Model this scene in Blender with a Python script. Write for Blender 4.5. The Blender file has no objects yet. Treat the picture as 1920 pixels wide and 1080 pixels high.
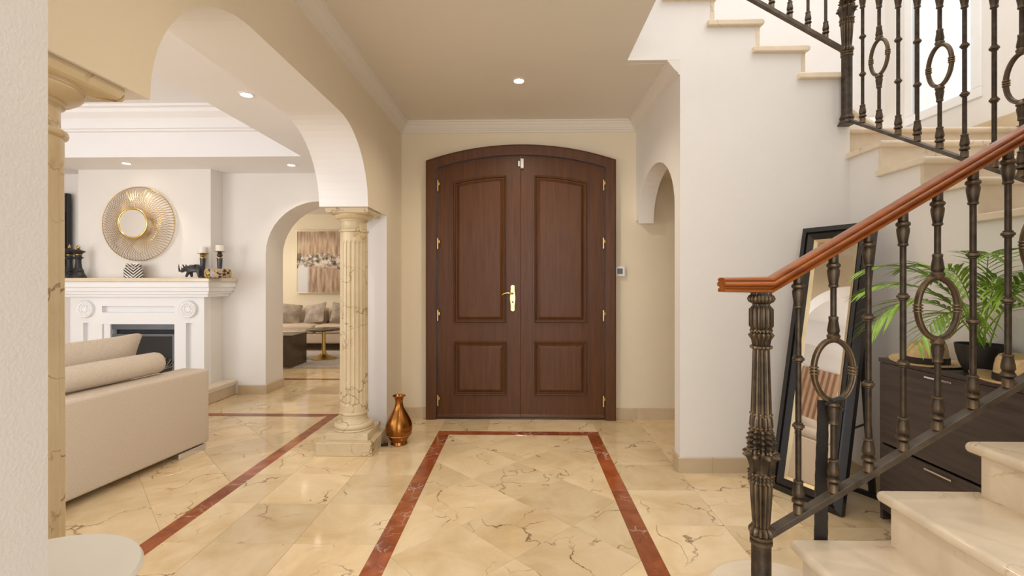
import bpy, bmesh, math, random
from mathutils import Vector, Matrix
random.seed(7)
scene = bpy.context.scene
C = scene.collection
PI = math.pi

# ------------------------------------------------------------------ camera
F_PX, HORIZON, VPX, EYE = 876.0, 528.4, 978.0, 1.2
YAW = math.atan((VPX - 960) / F_PX)
cam_data = bpy.data.cameras.new('camera')
cam_data.sensor_width = 36.0
cam_data.lens = 36.0 * F_PX / 1920.0
cam_data.shift_y = -(540.0 - HORIZON) / 1920.0
cam_data.clip_start = 0.02
cam = bpy.data.objects.new('camera', cam_data)
cam.location = (0, 0, EYE)
cam.rotation_euler = (PI / 2, 0, YAW)
C.objects.link(cam)
scene.camera = cam

# ------------------------------------------------------------------ world, large lights, exposure
world = bpy.data.worlds.new('world')
scene.world = world
world.use_nodes = True
bg = world.node_tree.nodes['Background']
bg.inputs[0].default_value = (0.97, 0.98, 1.0, 1)
bg.inputs[1].default_value = 1.5

def area(name, loc, target, sx, sy, power, col):
    l = bpy.data.lights.new(name, 'AREA')
    l.shape = 'RECTANGLE'
    l.size, l.size_y = sx, sy
    l.energy, l.color = power, col
    o = bpy.data.objects.new(name, l)
    o.location = loc
    d = Vector(target) - Vector(loc)
    o.rotation_euler = d.to_track_quat('-Z', 'Y').to_euler()
    C.objects.link(o)
    return o
# daylight of living room windows; unseen fills added behind camera and above stairwell
area('fill_behind_camera', (0.0, -2.6, 1.5), (0.0, 3, 1.2), 2.4, 2.2, 52, (0.95, 0.97, 1.0))
area('daylight_living', (-3.6, 0.3, 1.45), (-3.6, 4, 1.2), 3.2, 1.9, 17, (0.92, 0.94, 1.0))
area('daylight_living_side', (-5.4, 1.1, 1.3), (-2.6, 3.6, 1.5), 1.5, 1.9, 42, (0.92, 0.94, 1.0))
area('fill_stairwell', (2.0, 2.0, 5.0), (2.0, 2.0, 0), 2.0, 2.2, 52, (0.98, 0.98, 1.0))
area('daylight_lounge', (-5.6, 7.2, 1.6), (-3.0, 7.6, 1.0), 2.0, 1.8, 40, (1.0, 0.95, 0.88))

scene.view_settings.view_transform = 'Standard'
scene.view_settings.look = 'None'
scene.view_settings.gamma = 1
scene.view_settings.use_curve_mapping = False
scene.view_settings.exposure = 0.10

# ------------------------------------------------------------------ materials
MATS = {}
def new_mat(name):
    m = bpy.data.materials.new(name)
    m.use_nodes = True
    MATS[name] = m
    nt = m.node_tree
    b = nt.nodes['Principled BSDF']
    return m, nt, b
def N(nt, typ, **kw):
    n = nt.nodes.new(typ)
    for k, v in kw.items():
        setattr(n, k, v)
    return n
def ramp(nt, stops):
    r = N(nt, 'ShaderNodeValToRGB')
    e = r.color_ramp.elements
    while len(e) < len(stops):
        e.new(0.5)
    for i, (p, c) in enumerate(stops):
        e[i].position = p
        e[i].color = (c[0], c[1], c[2], 1) if len(c) == 3 else c
    return r
def plain(name, col, rough=0.5, metal=0.0, var=0.06, scale=8.0, bump=0.0, bscale=60.0, spec=0.5, stretch=None, coat=0.0):
    """procedural surface: colour broken up by noise, optional fine relief"""
    m, nt, b = new_mat(name)
    tc = N(nt, 'ShaderNodeTexCoord')
    mp = N(nt, 'ShaderNodeMapping')
    if stretch:
        mp.inputs['Scale'].default_value = stretch
    nt.links.new(tc.outputs['Object'], mp.inputs['Vector'])
    nz = N(nt, 'ShaderNodeTexNoise')
    nz.inputs['Scale'].default_value = scale
    nz.inputs['Detail'].default_value = 5
    nt.links.new(mp.outputs[0], nz.inputs['Vector'])
    lo = [max(0, c * (1 - var)) for c in col]
    hi = [min(1, c * (1 + var)) for c in col]
    r = ramp(nt, [(0.3, lo), (0.7, hi)])
    nt.links.new(nz.outputs['Fac'], r.inputs[0])
    nt.links.new(r.outputs[0], b.inputs['Base Color'])
    b.inputs['Roughness'].default_value = rough
    b.inputs['Metallic'].default_value = metal
    b.inputs['Specular IOR Level'].default_value = spec
    b.inputs['Coat Weight'].default_value = coat
    if bump:
        n2 = N(nt, 'ShaderNodeTexNoise')
        n2.inputs['Scale'].default_value = bscale
        n2.inputs['Detail'].default_value = 4
        nt.links.new(mp.outputs[0], n2.inputs['Vector'])
        bp = N(nt, 'ShaderNodeBump')
        bp.inputs['Strength'].default_value = bump
        bp.inputs['Distance'].default_value = 0.004
        nt.links.new(n2.outputs['Fac'], bp.inputs['Height'])
        nt.links.new(bp.outputs[0], b.inputs['Normal'])
    return m
def marble(name, c0, c1, vein, vein_amt=1.0, rough=0.13, mask=0.48, vscale=2.2, width=0.010, light_vein=None, tint=0.16, nscale=3.0):
    """stone whose veins differ from one tile to the next"""
    m, nt, b = new_mat(name)
    L = nt.links.new
    geo = N(nt, 'ShaderNodeNewGeometry')
    oi = N(nt, 'ShaderNodeObjectInfo')
    off = N(nt, 'ShaderNodeVectorMath', operation='SCALE')
    comb = N(nt, 'ShaderNodeCombineXYZ')
    comb.inputs[0].default_value = 37.0; comb.inputs[1].default_value = 91.0; comb.inputs[2].default_value = 53.0
    L(comb.outputs[0], off.inputs[0]); L(oi.outputs['Random'], off.inputs['Scale'])
    add = N(nt, 'ShaderNodeVectorMath', operation='ADD')
    L(geo.outputs['Position'], add.inputs[0]); L(off.outputs[0], add.inputs[1])
    n1 = N(nt, 'ShaderNodeTexNoise'); n1.inputs['Scale'].default_value = nscale; n1.inputs['Detail'].default_value = 8
    n1.inputs['Roughness'].default_value = 0.62; n1.inputs['Distortion'].default_value = 0.6
    L(add.outputs[0], n1.inputs['Vector'])
    r1 = ramp(nt, [(0.32, c0), (0.68, c1)])
    L(n1.outputs['Fac'], r1.inputs[0])
    # tile to tile tint
    hsv = N(nt, 'ShaderNodeHueSaturation')
    mr = N(nt, 'ShaderNodeMapRange'); mr.inputs['To Min'].default_value = 1 - tint; mr.inputs['To Max'].default_value = 1 + tint * 0.7
    L(oi.outputs['Random'], mr.inputs['Value']); L(mr.outputs[0], hsv.inputs['Value']); L(r1.outputs[0], hsv.inputs['Color'])
    # distorted crack-like veins
    n2 = N(nt, 'ShaderNodeTexNoise'); n2.inputs['Scale'].default_value = 5.0; n2.inputs['Detail'].default_value = 6
    L(add.outputs[0], n2.inputs['Vector'])
    sc = N(nt, 'ShaderNodeVectorMath', operation='SCALE'); sc.inputs['Scale'].default_value = 0.34
    L(n2.outputs['Color'], sc.inputs[0])
    ad2 = N(nt, 'ShaderNodeVectorMath', operation='ADD'); L(add.outputs[0], ad2.inputs[0]); L(sc.outputs[0], ad2.inputs[1])
    vo = N(nt, 'ShaderNodeTexVoronoi', feature='DISTANCE_TO_EDGE'); vo.inputs['Scale'].default_value = vscale
    L(ad2.outputs[0], vo.inputs['Vector'])
    rv = ramp(nt, [(0.0, (1, 1, 1)), (width, (0, 0, 0))])
    L(vo.outputs['Distance'], rv.inputs[0])
    n3 = N(nt, 'ShaderNodeTexNoise'); n3.inputs['Scale'].default_value = 3.7; n3.inputs['Detail'].default_value = 3
    L(add.outputs[0], n3.inputs['Vector'])
    r3 = ramp(nt, [(mask, (0, 0, 0)), (mask + 0.16, (vein_amt,) * 3)])
    L(n3.outputs['Fac'], r3.inputs[0])
    mul = N(nt, 'ShaderNodeMath', operation='MULTIPLY'); L(rv.outputs[0], mul.inputs[0]); L(r3.outputs[0], mul.inputs[1])
    mix = N(nt, 'ShaderNodeMixRGB'); L(mul.outputs[0], mix.inputs['Fac']); L(hsv.outputs[0], mix.inputs[1])
    mix.inputs[2].default_value = (*vein, 1)
    out = mix
    if light_vein:
        v2 = N(nt, 'ShaderNodeTexVoronoi', feature='DISTANCE_TO_EDGE'); v2.inputs['Scale'].default_value = vscale * 2.6
        L(ad2.outputs[0], v2.inputs['Vector'])
        rr = ramp(nt, [(0.0, (1, 1, 1)), (0.05, (0, 0, 0))]); L(v2.outputs['Distance'], rr.inputs[0])
        n4 = N(nt, 'ShaderNodeTexNoise'); n4.inputs['Scale'].default_value = 6.0; L(add.outputs[0], n4.inputs['Vector'])
        r4 = ramp(nt, [(0.50, (0, 0, 0)), (0.70, (0.85, 0.85, 0.85))]); L(n4.outputs['Fac'], r4.inputs[0])
        m4 = N(nt, 'ShaderNodeMath', operation='MULTIPLY'); L(rr.outputs[0], m4.inputs[0]); L(r4.outputs[0], m4.inputs[1])
        mx2 = N(nt, 'ShaderNodeMixRGB'); L(m4.outputs[0], mx2.inputs['Fac']); L(mix.outputs[0], mx2.inputs[1])
        mx2.inputs[2].default_value = (*light_vein, 1)
        out = mx2
    L(out.outputs[0], b.inputs['Base Color'])
    b.inputs['Roughness'].default_value = rough
    b.inputs['Specular IOR Level'].default_value = 0.5
    return m
def wood(name, dark, light, rough, scale=(14, 14, 0.9), coat=0.0, nscale=3.0, spec=0.5):
    m, nt, b = new_mat(name)
    L = nt.links.new
    tc = N(nt, 'ShaderNodeTexCoord'); mp = N(nt, 'ShaderNodeMapping'); mp.inputs['Scale'].default_value = scale
    L(tc.outputs['Object'], mp.inputs['Vector'])
    n1 = N(nt, 'ShaderNodeTexNoise'); n1.inputs['Scale'].default_value = nscale; n1.inputs['Detail'].default_value = 9; n1.inputs['Roughness'].default_value = 0.65
    L(mp.outputs[0], n1.inputs['Vector'])
    r = ramp(nt, [(0.3, dark), (0.7, light)]); L(n1.outputs['Fac'], r.inputs[0]); L(r.outputs[0], b.inputs['Base Color'])
    n2 = N(nt, 'ShaderNodeTexNoise'); n2.inputs['Scale'].default_value = nscale * 9; n2.inputs['Detail'].default_value = 4
    L(mp.outputs[0], n2.inputs['Vector'])
    bp = N(nt, 'ShaderNodeBump'); bp.inputs['Strength'].default_value = 0.12; bp.inputs['Distance'].default_value = 0.002
    L(n2.outputs['Fac'], bp.inputs['Height']); L(bp.outputs[0], b.inputs['Normal'])
    b.inputs['Roughness'].default_value = rough
    b.inputs['Specular IOR Level'].default_value = spec
    b.inputs['Coat Weight'].default_value = coat
    b.inputs['Coat Roughness'].default_value = 0.12
    return m
def emit(name, col, strength):
    m, nt, b = new_mat(name)
    b.inputs['Base Color'].default_value = (*col, 1)
    b.inputs['Emission Color'].default_value = (*col, 1)
    b.inputs['Emission Strength'].default_value = strength
    return m

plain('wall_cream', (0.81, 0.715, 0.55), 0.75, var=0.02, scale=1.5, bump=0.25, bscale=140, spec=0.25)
plain('wall_white', (0.83, 0.79, 0.74), 0.75, var=0.02, scale=1.5, bump=0.2, bscale=140, spec=0.25)
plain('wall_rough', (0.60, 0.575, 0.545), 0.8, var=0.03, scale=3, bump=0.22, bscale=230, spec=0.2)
plain('ceiling_paint', (0.80, 0.75, 0.68), 0.8, var=0.015, scale=1.2, bump=0.1, bscale=120, spec=0.2)
plain('plaster_white', (0.88, 0.865, 0.87), 0.6, var=0.015, scale=2, bump=0.05, bscale=90, spec=0.3)
plain('stucco_white', (0.90, 0.89, 0.88), 0.55, var=0.01, scale=2, spec=0.3)
marble('marble_floor', (0.66, 0.48, 0.26), (0.85, 0.69, 0.45), (0.17, 0.09, 0.035), 1.0, rough=0.10, width=0.013, mask=0.45)
marble('marble_step', (0.70, 0.57, 0.40), (0.85, 0.73, 0.56), (0.28, 0.18, 0.09), 0.7, rough=0.2, tint=0.05)
marble('marble_skirting', (0.56, 0.43, 0.27), (0.68, 0.55, 0.38), (0.3, 0.2, 0.1), 0.3, rough=0.2, tint=0.08)
marble('marble_column', (0.60, 0.47, 0.28), (0.72, 0.60, 0.40), (0.24, 0.15, 0.07), 1.0, rough=0.25, vscale=5.0, width=0.026, tint=0.02, mask=0.40)
marble('marble_red', (0.22, 0.045, 0.012), (0.42, 0.115, 0.035), (0.16, 0.03, 0.01), 0.6, rough=0.12, vscale=4, light_vein=(0.66, 0.55, 0.45), tint=0.25, nscale=7)
wood('door_wood', (0.078, 0.029, 0.010), (0.128, 0.049, 0.016), 0.38, coat=0.0, spec=0.28)
wood('mahogany', (0.19, 0.045, 0.007), (0.38, 0.108, 0.017), 0.28, scale=(1.0, 12, 12), coat=0.15, spec=0.4)
wood('wenge', (0.042, 0.030, 0.024), (0.088, 0.065, 0.054), 0.5, scale=(10, 0.8, 14))
wood('slat_wood', (0.42, 0.25, 0.15), (0.60, 0.39, 0.25), 0.5)
plain('iron_bronze', (0.060, 0.045, 0.031), 0.40, metal=0.7, var=0.5, scale=26, bump=0.3, bscale=80)
def rubbed(name, col):
    nt = MATS[name].node_tree; b = nt.nodes['Principled BSDF']
    src = b.inputs['Base Color'].links[0].from_socket
    g = N(nt, 'ShaderNodeNewGeometry'); r = ramp(nt, [(0.525, (0, 0, 0)), (0.66, (1, 1, 1))])
    nt.links.new(g.outputs['Pointiness'], r.inputs[0])
    mx = N(nt, 'ShaderNodeMixRGB'); nt.links.new(r.outputs[0], mx.inputs[0]); nt.links.new(src, mx.inputs[1]); mx.inputs[2].default_value = (*col, 1)
    nt.links.new(mx.outputs[0], b.inputs['Base Color'])
rubbed('iron_bronze', (0.29, 0.20, 0.11))
plain('bar_steel', (0.11, 0.092, 0.072), 0.5, metal=0.6, var=0.35, scale=18)
plain('brass', (0.83, 0.60, 0.20), 0.22, metal=1.0, var=0.04)
plain('gold', (0.52, 0.35, 0.12), 0.38, metal=1.0, var=0.06)
plain('copper', (0.36, 0.145, 0.035), 0.24, metal=1.0, var=0.25, scale=9)
plain('chrome', (0.75, 0.76, 0.8), 0.12, metal=1.0, var=0.02)
plain('mirror_glass', (0.93, 0.93, 0.92), 0.015, metal=1.0, var=0.0)
plain('black_lacquer', (0.013, 0.011, 0.011), 0.22, var=0.2)
plain('black_matt', (0.016, 0.016, 0.018), 0.5, var=0.2)
plain('black_leather', (0.018, 0.016, 0.015), 0.42, var=0.3, bump=0.4, bscale=300)
plain('pewter_black', (0.035, 0.032, 0.034), 0.3, var=0.3, scale=20)
plain('champagne', (0.62, 0.50, 0.30), 0.35, metal=0.85, var=0.08)
plain('sofa_fabric', (0.72, 0.62, 0.51), 0.95, var=0.09, scale=160, bump=0.6, bscale=500, spec=0.1)
plain('cushion_fabric', (0.72, 0.62, 0.51), 0.95, var=0.08, scale=120, bump=0.5, bscale=400, spec=0.1)
plain('beige_fabric', (0.62, 0.50, 0.38), 0.95, var=0.06, scale=40, bump=0.4, bscale=200, spec=0.1)
plain('taupe_velvet', (0.36, 0.29, 0.23), 0.7, var=0.35, scale=9, bump=0.3, bscale=60)
plain('rug_pile', (0.52, 0.46, 0.42), 1.0, var=0.12, scale=14, bump=0.8, bscale=300, spec=0.05)
plain('table_white', (0.74, 0.71, 0.64), 0.35, var=0.01)
plain('white_plastic', (0.82, 0.81, 0.78), 0.4, var=0.01)
plain('window_frame_white', (0.88, 0.88, 0.86), 0.35, var=0.01)
plain('screen_grey', (0.16, 0.17, 0.17), 0.25, var=0.1)
plain('straw', (0.72, 0.52, 0.27), 0.8, var=0.12, scale=60, bump=0.5, bscale=260, stretch=(1, 1, 2))
plain('hat_band', (0.035, 0.024, 0.020), 0.75, var=0.2)
plain('leaf_green', (0.25, 0.42, 0.045), 0.4, var=0.45, scale=14)
plain('stem_green', (0.25, 0.40, 0.08), 0.5, var=0.25, scale=20)
plain('soil', (0.04, 0.026, 0.016), 0.95, var=0.4, scale=60, bump=1.0, bscale=120)
plain('wax', (0.88, 0.83, 0.74), 0.5, var=0.02)
plain('firebox_dark', (0.02, 0.018, 0.018), 0.6, var=0.3)
plain('firebox_steel', (0.13, 0.14, 0.16), 0.4, metal=0.6, var=0.1)
plain('tile_dark_glass', (0.012, 0.013, 0.015), 0.06, var=0.1)
plain('brown_bronze', (0.06, 0.04, 0.026), 0.2, var=0.3)
plain('stone_top', (0.55, 0.47, 0.38), 0.25, var=0.25, scale=18)
emit('lamp_lens', (1.0, 0.88, 0.70), 30.0)
plain('log_ash', (0.25, 0.21, 0.17), 0.9, var=0.4, scale=30)
# window glass
m, nt, b = new_mat('pane_glass')
b.inputs['Base Color'].default_value = (0.96, 0.98, 1, 1); b.inputs['Roughness'].default_value = 0.0
b.inputs['Transmission Weight'].default_value = 1.0; b.inputs['IOR'].default_value = 1.02
# printed black and white chevron glaze
def chevron():
    m, nt, b = new_mat('chevron_glaze'); L = nt.links.new
    tc = N(nt, 'ShaderNodeTexCoord'); sp = N(nt, 'ShaderNodeSeparateXYZ'); L(tc.outputs['Object'], sp.inputs[0])
    ab = N(nt, 'ShaderNodeMath', operation='ABSOLUTE'); L(sp.outputs[0], ab.inputs[0])
    sb = N(nt, 'ShaderNodeMath', operation='SUBTRACT'); L(sp.outputs[2], sb.inputs[0]); L(ab.outputs[0], sb.inputs[1])
    ml = N(nt, 'ShaderNodeMath', operation='MULTIPLY'); L(sb.outputs[0], ml.inputs[0]); ml.inputs[1].default_value = 34
    fr = N(nt, 'ShaderNodeMath', operation='FRACT'); L(ml.outputs[0], fr.inputs[0])
    gt = N(nt, 'ShaderNodeMath', operation='GREATER_THAN'); L(fr.outputs[0], gt.inputs[0]); gt.inputs[1].default_value = 0.5
    r = ramp(nt, [(0, (0.02, 0.02, 0.025)), (1, (0.72, 0.66, 0.58))]); L(gt.outputs[0], r.inputs[0])
    L(r.outputs[0], b.inputs['Base Color']); b.inputs['Roughness'].default_value = 0.15
chevron()
def diamonds_print():
    m, nt, b = new_mat('diamond_print'); L = nt.links.new
    tc = N(nt, 'ShaderNodeTexCoord'); mp = N(nt, 'ShaderNodeMapping'); mp.inputs['Scale'].default_value = (28, 28, 28); mp.inputs['Rotation'].default_value = (0, 0.785, 0)
    L(tc.outputs['Object'], mp.inputs[0])
    ck = N(nt, 'ShaderNodeTexChecker'); ck.inputs['Scale'].default_value = 1.0; L(mp.outputs[0], ck.inputs['Vector'])
    ck.inputs[1].default_value = (0.62, 0.40, 0.06, 1); ck.inputs[2].default_value = (0.03, 0.02, 0.015, 1)
    vo = N(nt, 'ShaderNodeTexNoise'); vo.inputs['Scale'].default_value = 22; L(tc.outputs['Object'], vo.inputs['Vector'])
    r = ramp(nt, [(0.52, (0, 0, 0)), (0.56, (1, 1, 1))]); L(vo.outputs['Fac'], r.inputs[0])
    mx = N(nt, 'ShaderNodeMixRGB'); L(r.outputs[0], mx.inputs[0]); L(ck.outputs[0], mx.inputs[1]); mx.inputs[2].default_value = (0.42, 0.34, 0.32, 1)
    L(mx.outputs[0], b.inputs['Base Color']); b.inputs['Roughness'].default_value = 0.3
diamonds_print()
def abstract_paint():
    """abstract canvas: tan top, broken dark and white band, pale lower left"""
    m, nt, b = new_mat('abstract_paint'); L = nt.links.new
    tc = N(nt, 'ShaderNodeTexCoord'); mp = N(nt, 'ShaderNodeMapping'); mp.inputs['Scale'].default_value = (9, 1, 1.3)
    L(tc.outputs['Object'], mp.inputs[0])
    n1 = N(nt, 'ShaderNodeTexNoise'); n1.inputs['Scale'].default_value = 2.2; n1.inputs['Detail'].default_value = 8; L(mp.outputs[0], n1.inputs['Vector'])
    base = ramp(nt, [(0.3, (0.20, 0.12, 0.075)), (0.5, (0.42, 0.29, 0.19)), (0.72, (0.58, 0.46, 0.36))]); L(n1.outputs['Fac'], base.inputs[0])
    sp = N(nt, 'ShaderNodeSeparateXYZ'); L(tc.outputs['Object'], sp.inputs[0])
    # splashed band at two thirds of the height
    n2 = N(nt, 'ShaderNodeTexNoise'); n2.inputs['Scale'].default_value = 7; n2.inputs['Detail'].default_value = 9; L(tc.outputs['Object'], n2.inputs['Vector'])
    w = N(nt, 'ShaderNodeMath', operation='MULTIPLY_ADD'); L(n2.outputs['Fac'], w.inputs[0]); w.inputs[1].default_value = 0.5; w.inputs[2].default_value = -0.25
    zz = N(nt, 'ShaderNodeMath', operation='ADD'); L(sp.outputs[2], zz.inputs[0]); L(w.outputs[0], zz.inputs[1])
    band = ramp(nt, [(0.40, (0, 0, 0)), (0.47, (1, 1, 1)), (0.60, (1, 1, 1)), (0.66, (0, 0, 0))])
    sc = N(nt, 'ShaderNodeMath', operation='DIVIDE'); L(zz.outputs[0], sc.inputs[0]); sc.inputs[1].default_value = 1.2
    L(sc.outputs[0], band.inputs[0])
    n3 = N(nt, 'ShaderNodeTexNoise'); n3.inputs['Scale'].default_value = 15; n3.inputs['Detail'].default_value = 6; L(tc.outputs['Object'], n3.inputs['Vector'])
    spk = ramp(nt, [(0.38, (0.05, 0.04, 0.03)), (0.50, (0.30, 0.23, 0.17)), (0.62, (0.66, 0.60, 0.54))]); L(n3.outputs['Fac'], spk.inputs[0])
    mx = N(nt, 'ShaderNodeMixRGB'); L(band.outputs[0], mx.inputs[0]); L(base.outputs[0], mx.inputs[1]); L(spk.outputs[0], mx.inputs[2])
    # pale patch on the lower left
    lx = ramp(nt, [(0.20, (1, 1, 1)), (0.26, (0, 0, 0))]); L(sp.outputs[0], lx.inputs[0])
    lz = ramp(nt, [(0.50, (1, 1, 1)), (0.56, (0, 0, 0))]); L(zz.outputs[0], lz.inputs[0])
    mu = N(nt, 'ShaderNodeMath', operation='MULTIPLY'); L(lx.outputs[0], mu.inputs[0]); L(lz.outputs[0], mu.inputs[1])
    mx2 = N(nt, 'ShaderNodeMixRGB'); L(mu.outputs[0], mx2.inputs[0]); L(mx.outputs[0], mx2.inputs[1]); mx2.inputs[2].default_value = (0.66, 0.64, 0.64, 1)
    L(mx2.outputs[0], b.inputs['Base Color']); b.inputs['Roughness'].default_value = 0.6
abstract_paint()

# ------------------------------------------------------------------ mesh helpers
class MB:
    def __init__(s):
        s.v = []; s.f = []
    def add(s, verts, faces):
        k = len(s.v)
        s.v += [tuple(v) for v in verts]
        s.f += [tuple(i + k for i in f) for f in faces]
        return s
    def box(s, x0, x1, y0, y1, z0, z1):
        v = [(x, y, z) for z in (z0, z1) for y in (y0, y1) for x in (x0, x1)]
        return s.add(v, [(0, 2, 3, 1), (4, 5, 7, 6), (0, 1, 5, 4), (2, 6, 7, 3), (0, 4, 6, 2), (1, 3, 7, 5)])
    def prism(s, pts, a0, a1, axis):
        """polygon pts extruded along an axis; axis x: pts=(y,z), y: (x,z), z: (x,y)"""
        def P(p, a):
            return {'x': (a, p[0], p[1]), 'y': (p[0], a, p[1]), 'z': (p[0], p[1], a)}[axis]
        n = len(pts)
        v = [P(p, a0) for p in pts] + [P(p, a1) for p in pts]
        f = [tuple(range(n - 1, -1, -1)), tuple(range(n, 2 * n))]
        f += [(i, (i + 1) % n, n + (i + 1) % n, n + i) for i in range(n)]
        return s.add(v, f)
    def rings(s, rings, close=True, cap0=True, cap1=True):
        n = len(rings[0]); v = [p for r in rings for p in r]; f = []
        for k in range(len(rings) - 1):
            for i in range(n if close else n - 1):
                j = (i + 1) % n
                f.append((k * n + i, k * n + j, (k + 1) * n + j, (k + 1) * n + i))
        if cap0: f.append(tuple(range(n - 1, -1, -1)))
        if cap1: f.append(tuple(range((len(rings) - 1) * n, len(rings) * n)))
        return s.add(v, f)
    def lathe(s, prof, seg=24, c=(0, 0, 0), sx=1, sy=1, lobes=0, amp=0.0, cap=True):
        R = []
        for r, z in prof:
            ring = []
            for i in range(seg):
                a = 2 * PI * i / seg
                rr = r * (1 + (amp * math.cos(lobes * a) if lobes else 0))
                ring.append((c[0] + rr * math.cos(a) * sx, c[1] + rr * math.sin(a) * sy, c[2] + z))
            R.append(ring)
        return s.rings(R, True, cap, cap)
    def tube(s, path, r, seg=8, closed=False, prof=None):
        P = [Vector(p) for p in path]; n = len(P)
        rs = r if isinstance(r, (list, tuple)) else [r] * n
        R = []; up = None
        for i in range(n):
            if closed: t = P[(i + 1) % n] - P[i - 1]
            else: t = P[min(i + 1, n - 1)] - P[max(i - 1, 0)]
            t.normalize()
            if up is None:
                up = Vector((0, 0, 1)) if abs(t.z) < 0.9 else Vector((1, 0, 0))
            u = t.cross(up)
            if u.length < 1e-5: u = t.cross(Vector((0, 1, 0)))
            u.normalize(); w = u.cross(t).normalized(); up = w
            R.append([tuple(P[i] + (u * math.cos(2 * PI * k / seg) + w * math.sin(2 * PI * k / seg)) * rs[i]) for k in range(seg)])
        if closed:
            R.append(R[0])
            return s.rings(R, True, False, False)
        return s.rings(R)
    def beam(s, a, b, w, h):
        """bar of section w (sideways) x h (upright-ish) from a to b"""
        a = Vector(a); b = Vector(b); t = (b - a).normalized()
        u = t.cross(Vector((0, 0, 1)))
        if u.length < 1e-4: u = Vector((1, 0, 0))
        u.normalize(); v = u.cross(t).normalized()
        R = [[tuple(p + u * x * w / 2 + v * y * h / 2) for x, y in ((-1, -1), (1, -1), (1, 1), (-1, 1))] for p in (a, b)]
        return s.rings(R)
    def build(s, name, mat, parent=None, smooth=False, loc=None, bevel=0.0, rot=None):
        me = bpy.data.meshes.new(name)
        me.from_pydata(s.v, [], s.f)
        bm = bmesh.new(); bm.from_mesh(me)
        bmesh.ops.recalc_face_normals(bm, faces=bm.faces)
        bm.to_mesh(me); bm.free()
        me.materials.append(MATS[mat])
        if smooth:
            for p in me.polygons: p.use_smooth = True
            try: me.set_sharp_from_angle(angle=math.radians(38))
            except Exception: pass
        o = bpy.data.objects.new(name, me)
        C.objects.link(o)
        if parent: o.parent = parent
        if loc: o.location = loc
        if rot: o.rotation_euler = rot
        if bevel:
            md = o.modifiers.new('bevel', 'BEVEL'); md.width = bevel; md.segments = 2; md.limit_method = 'ANGLE'
        return o

def tag(o, label=None, cat=None, group=None, kind=None):
    if label: o['label'] = label
    if cat: o['category'] = cat
    if group: o['group'] = group
    if kind: o['kind'] = kind
    return o
def thing(name, label, cat, loc=(0, 0, 0), rz=0.0, group=None):
    o = bpy.data.objects.new(name, None)
    o.empty_display_size = 0.1
    C.objects.link(o)
    o.location = loc; o.rotation_euler = (0, 0, rz)
    return tag(o, label, cat, group)
def struct(o, label, cat):
    return tag(o, label, cat, kind='structure')
def copy_tree(o, parent=None):
    c = o.copy(); C.objects.link(c); c.parent = parent
    for ch in list(o.children): copy_tree(ch, c)
    return c
def arc(cx, cy, rx, ry, a0, a1, n):
    return [(cx + rx * math.cos(math.radians(a0 + (a1 - a0) * i / n)), cy + ry * math.sin(math.radians(a0 + (a1 - a0) * i / n))) for i in range(n + 1)]
def inset(poly, d):
    """inset a convex counter-clockwise polygon by d"""
    n = len(poly); out = []
    for i in range(n):
        p0, p1, p2 = Vector(poly[i - 1]), Vector(poly[i]), Vector(poly[(i + 1) % n])
        e1 = (p1 - p0).normalized(); e2 = (p2 - p1).normalized()
        n1 = Vector((-e1.y, e1.x)); n2 = Vector((-e2.y, e2.x))
        k = 1 + n1.dot(n2)
        out.append(tuple(p1 + (n1 + n2) * (d / max(k, 0.2))))
    return out
def ccw(poly):
    a = sum(poly[i - 1][0] * poly[i][1] - poly[i][0] * poly[i - 1][1] for i in range(len(poly)))
    return poly if a > 0 else poly[::-1]
def clip(poly, x0, x1, y0, y1):
    for ax, lim, sg in ((0, x0, 1), (0, x1, -1), (1, y0, 1), (1, y1, -1)):
        out = []
        for i in range(len(poly)):
            a, b = poly[i - 1], poly[i]
            da, db = (a[ax] - lim) * sg, (b[ax] - lim) * sg
            if (da >= 0) != (db >= 0):
                t = da / (da - db); out.append((a[0] + (b[0] - a[0]) * t, a[1] + (b[1] - a[1]) * t))
            if db >= 0: out.append(b)
        poly = out
        if len(poly) < 3: return []
    # drop duplicates
    q = []
    for p in poly:
        if not q or (Vector(p) - Vector(q[-1])).length > 1e-4: q.append(p)
    if len(q) > 2 and (Vector(q[0]) - Vector(q[-1])).length < 1e-4: q.pop()
    return q if len(q) > 2 else []

# key planes (metres, from the photograph's one-point perspective)
XL, XL2 = -1.06, -1.40        # hall side and living side of the arcade wall
YD = 4.105                    # door wall
XR = 1.0                      # right hall wall
YS = 2.969                    # front of the stair wall
XS = 2.055                    # alcove wall under the middle flight
YB = 4.94                     # living room back wall
ZC = 2.60                     # hall ceiling
ZL = 2.36                     # living room perimeter ceiling
RISE = 0.167

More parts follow.
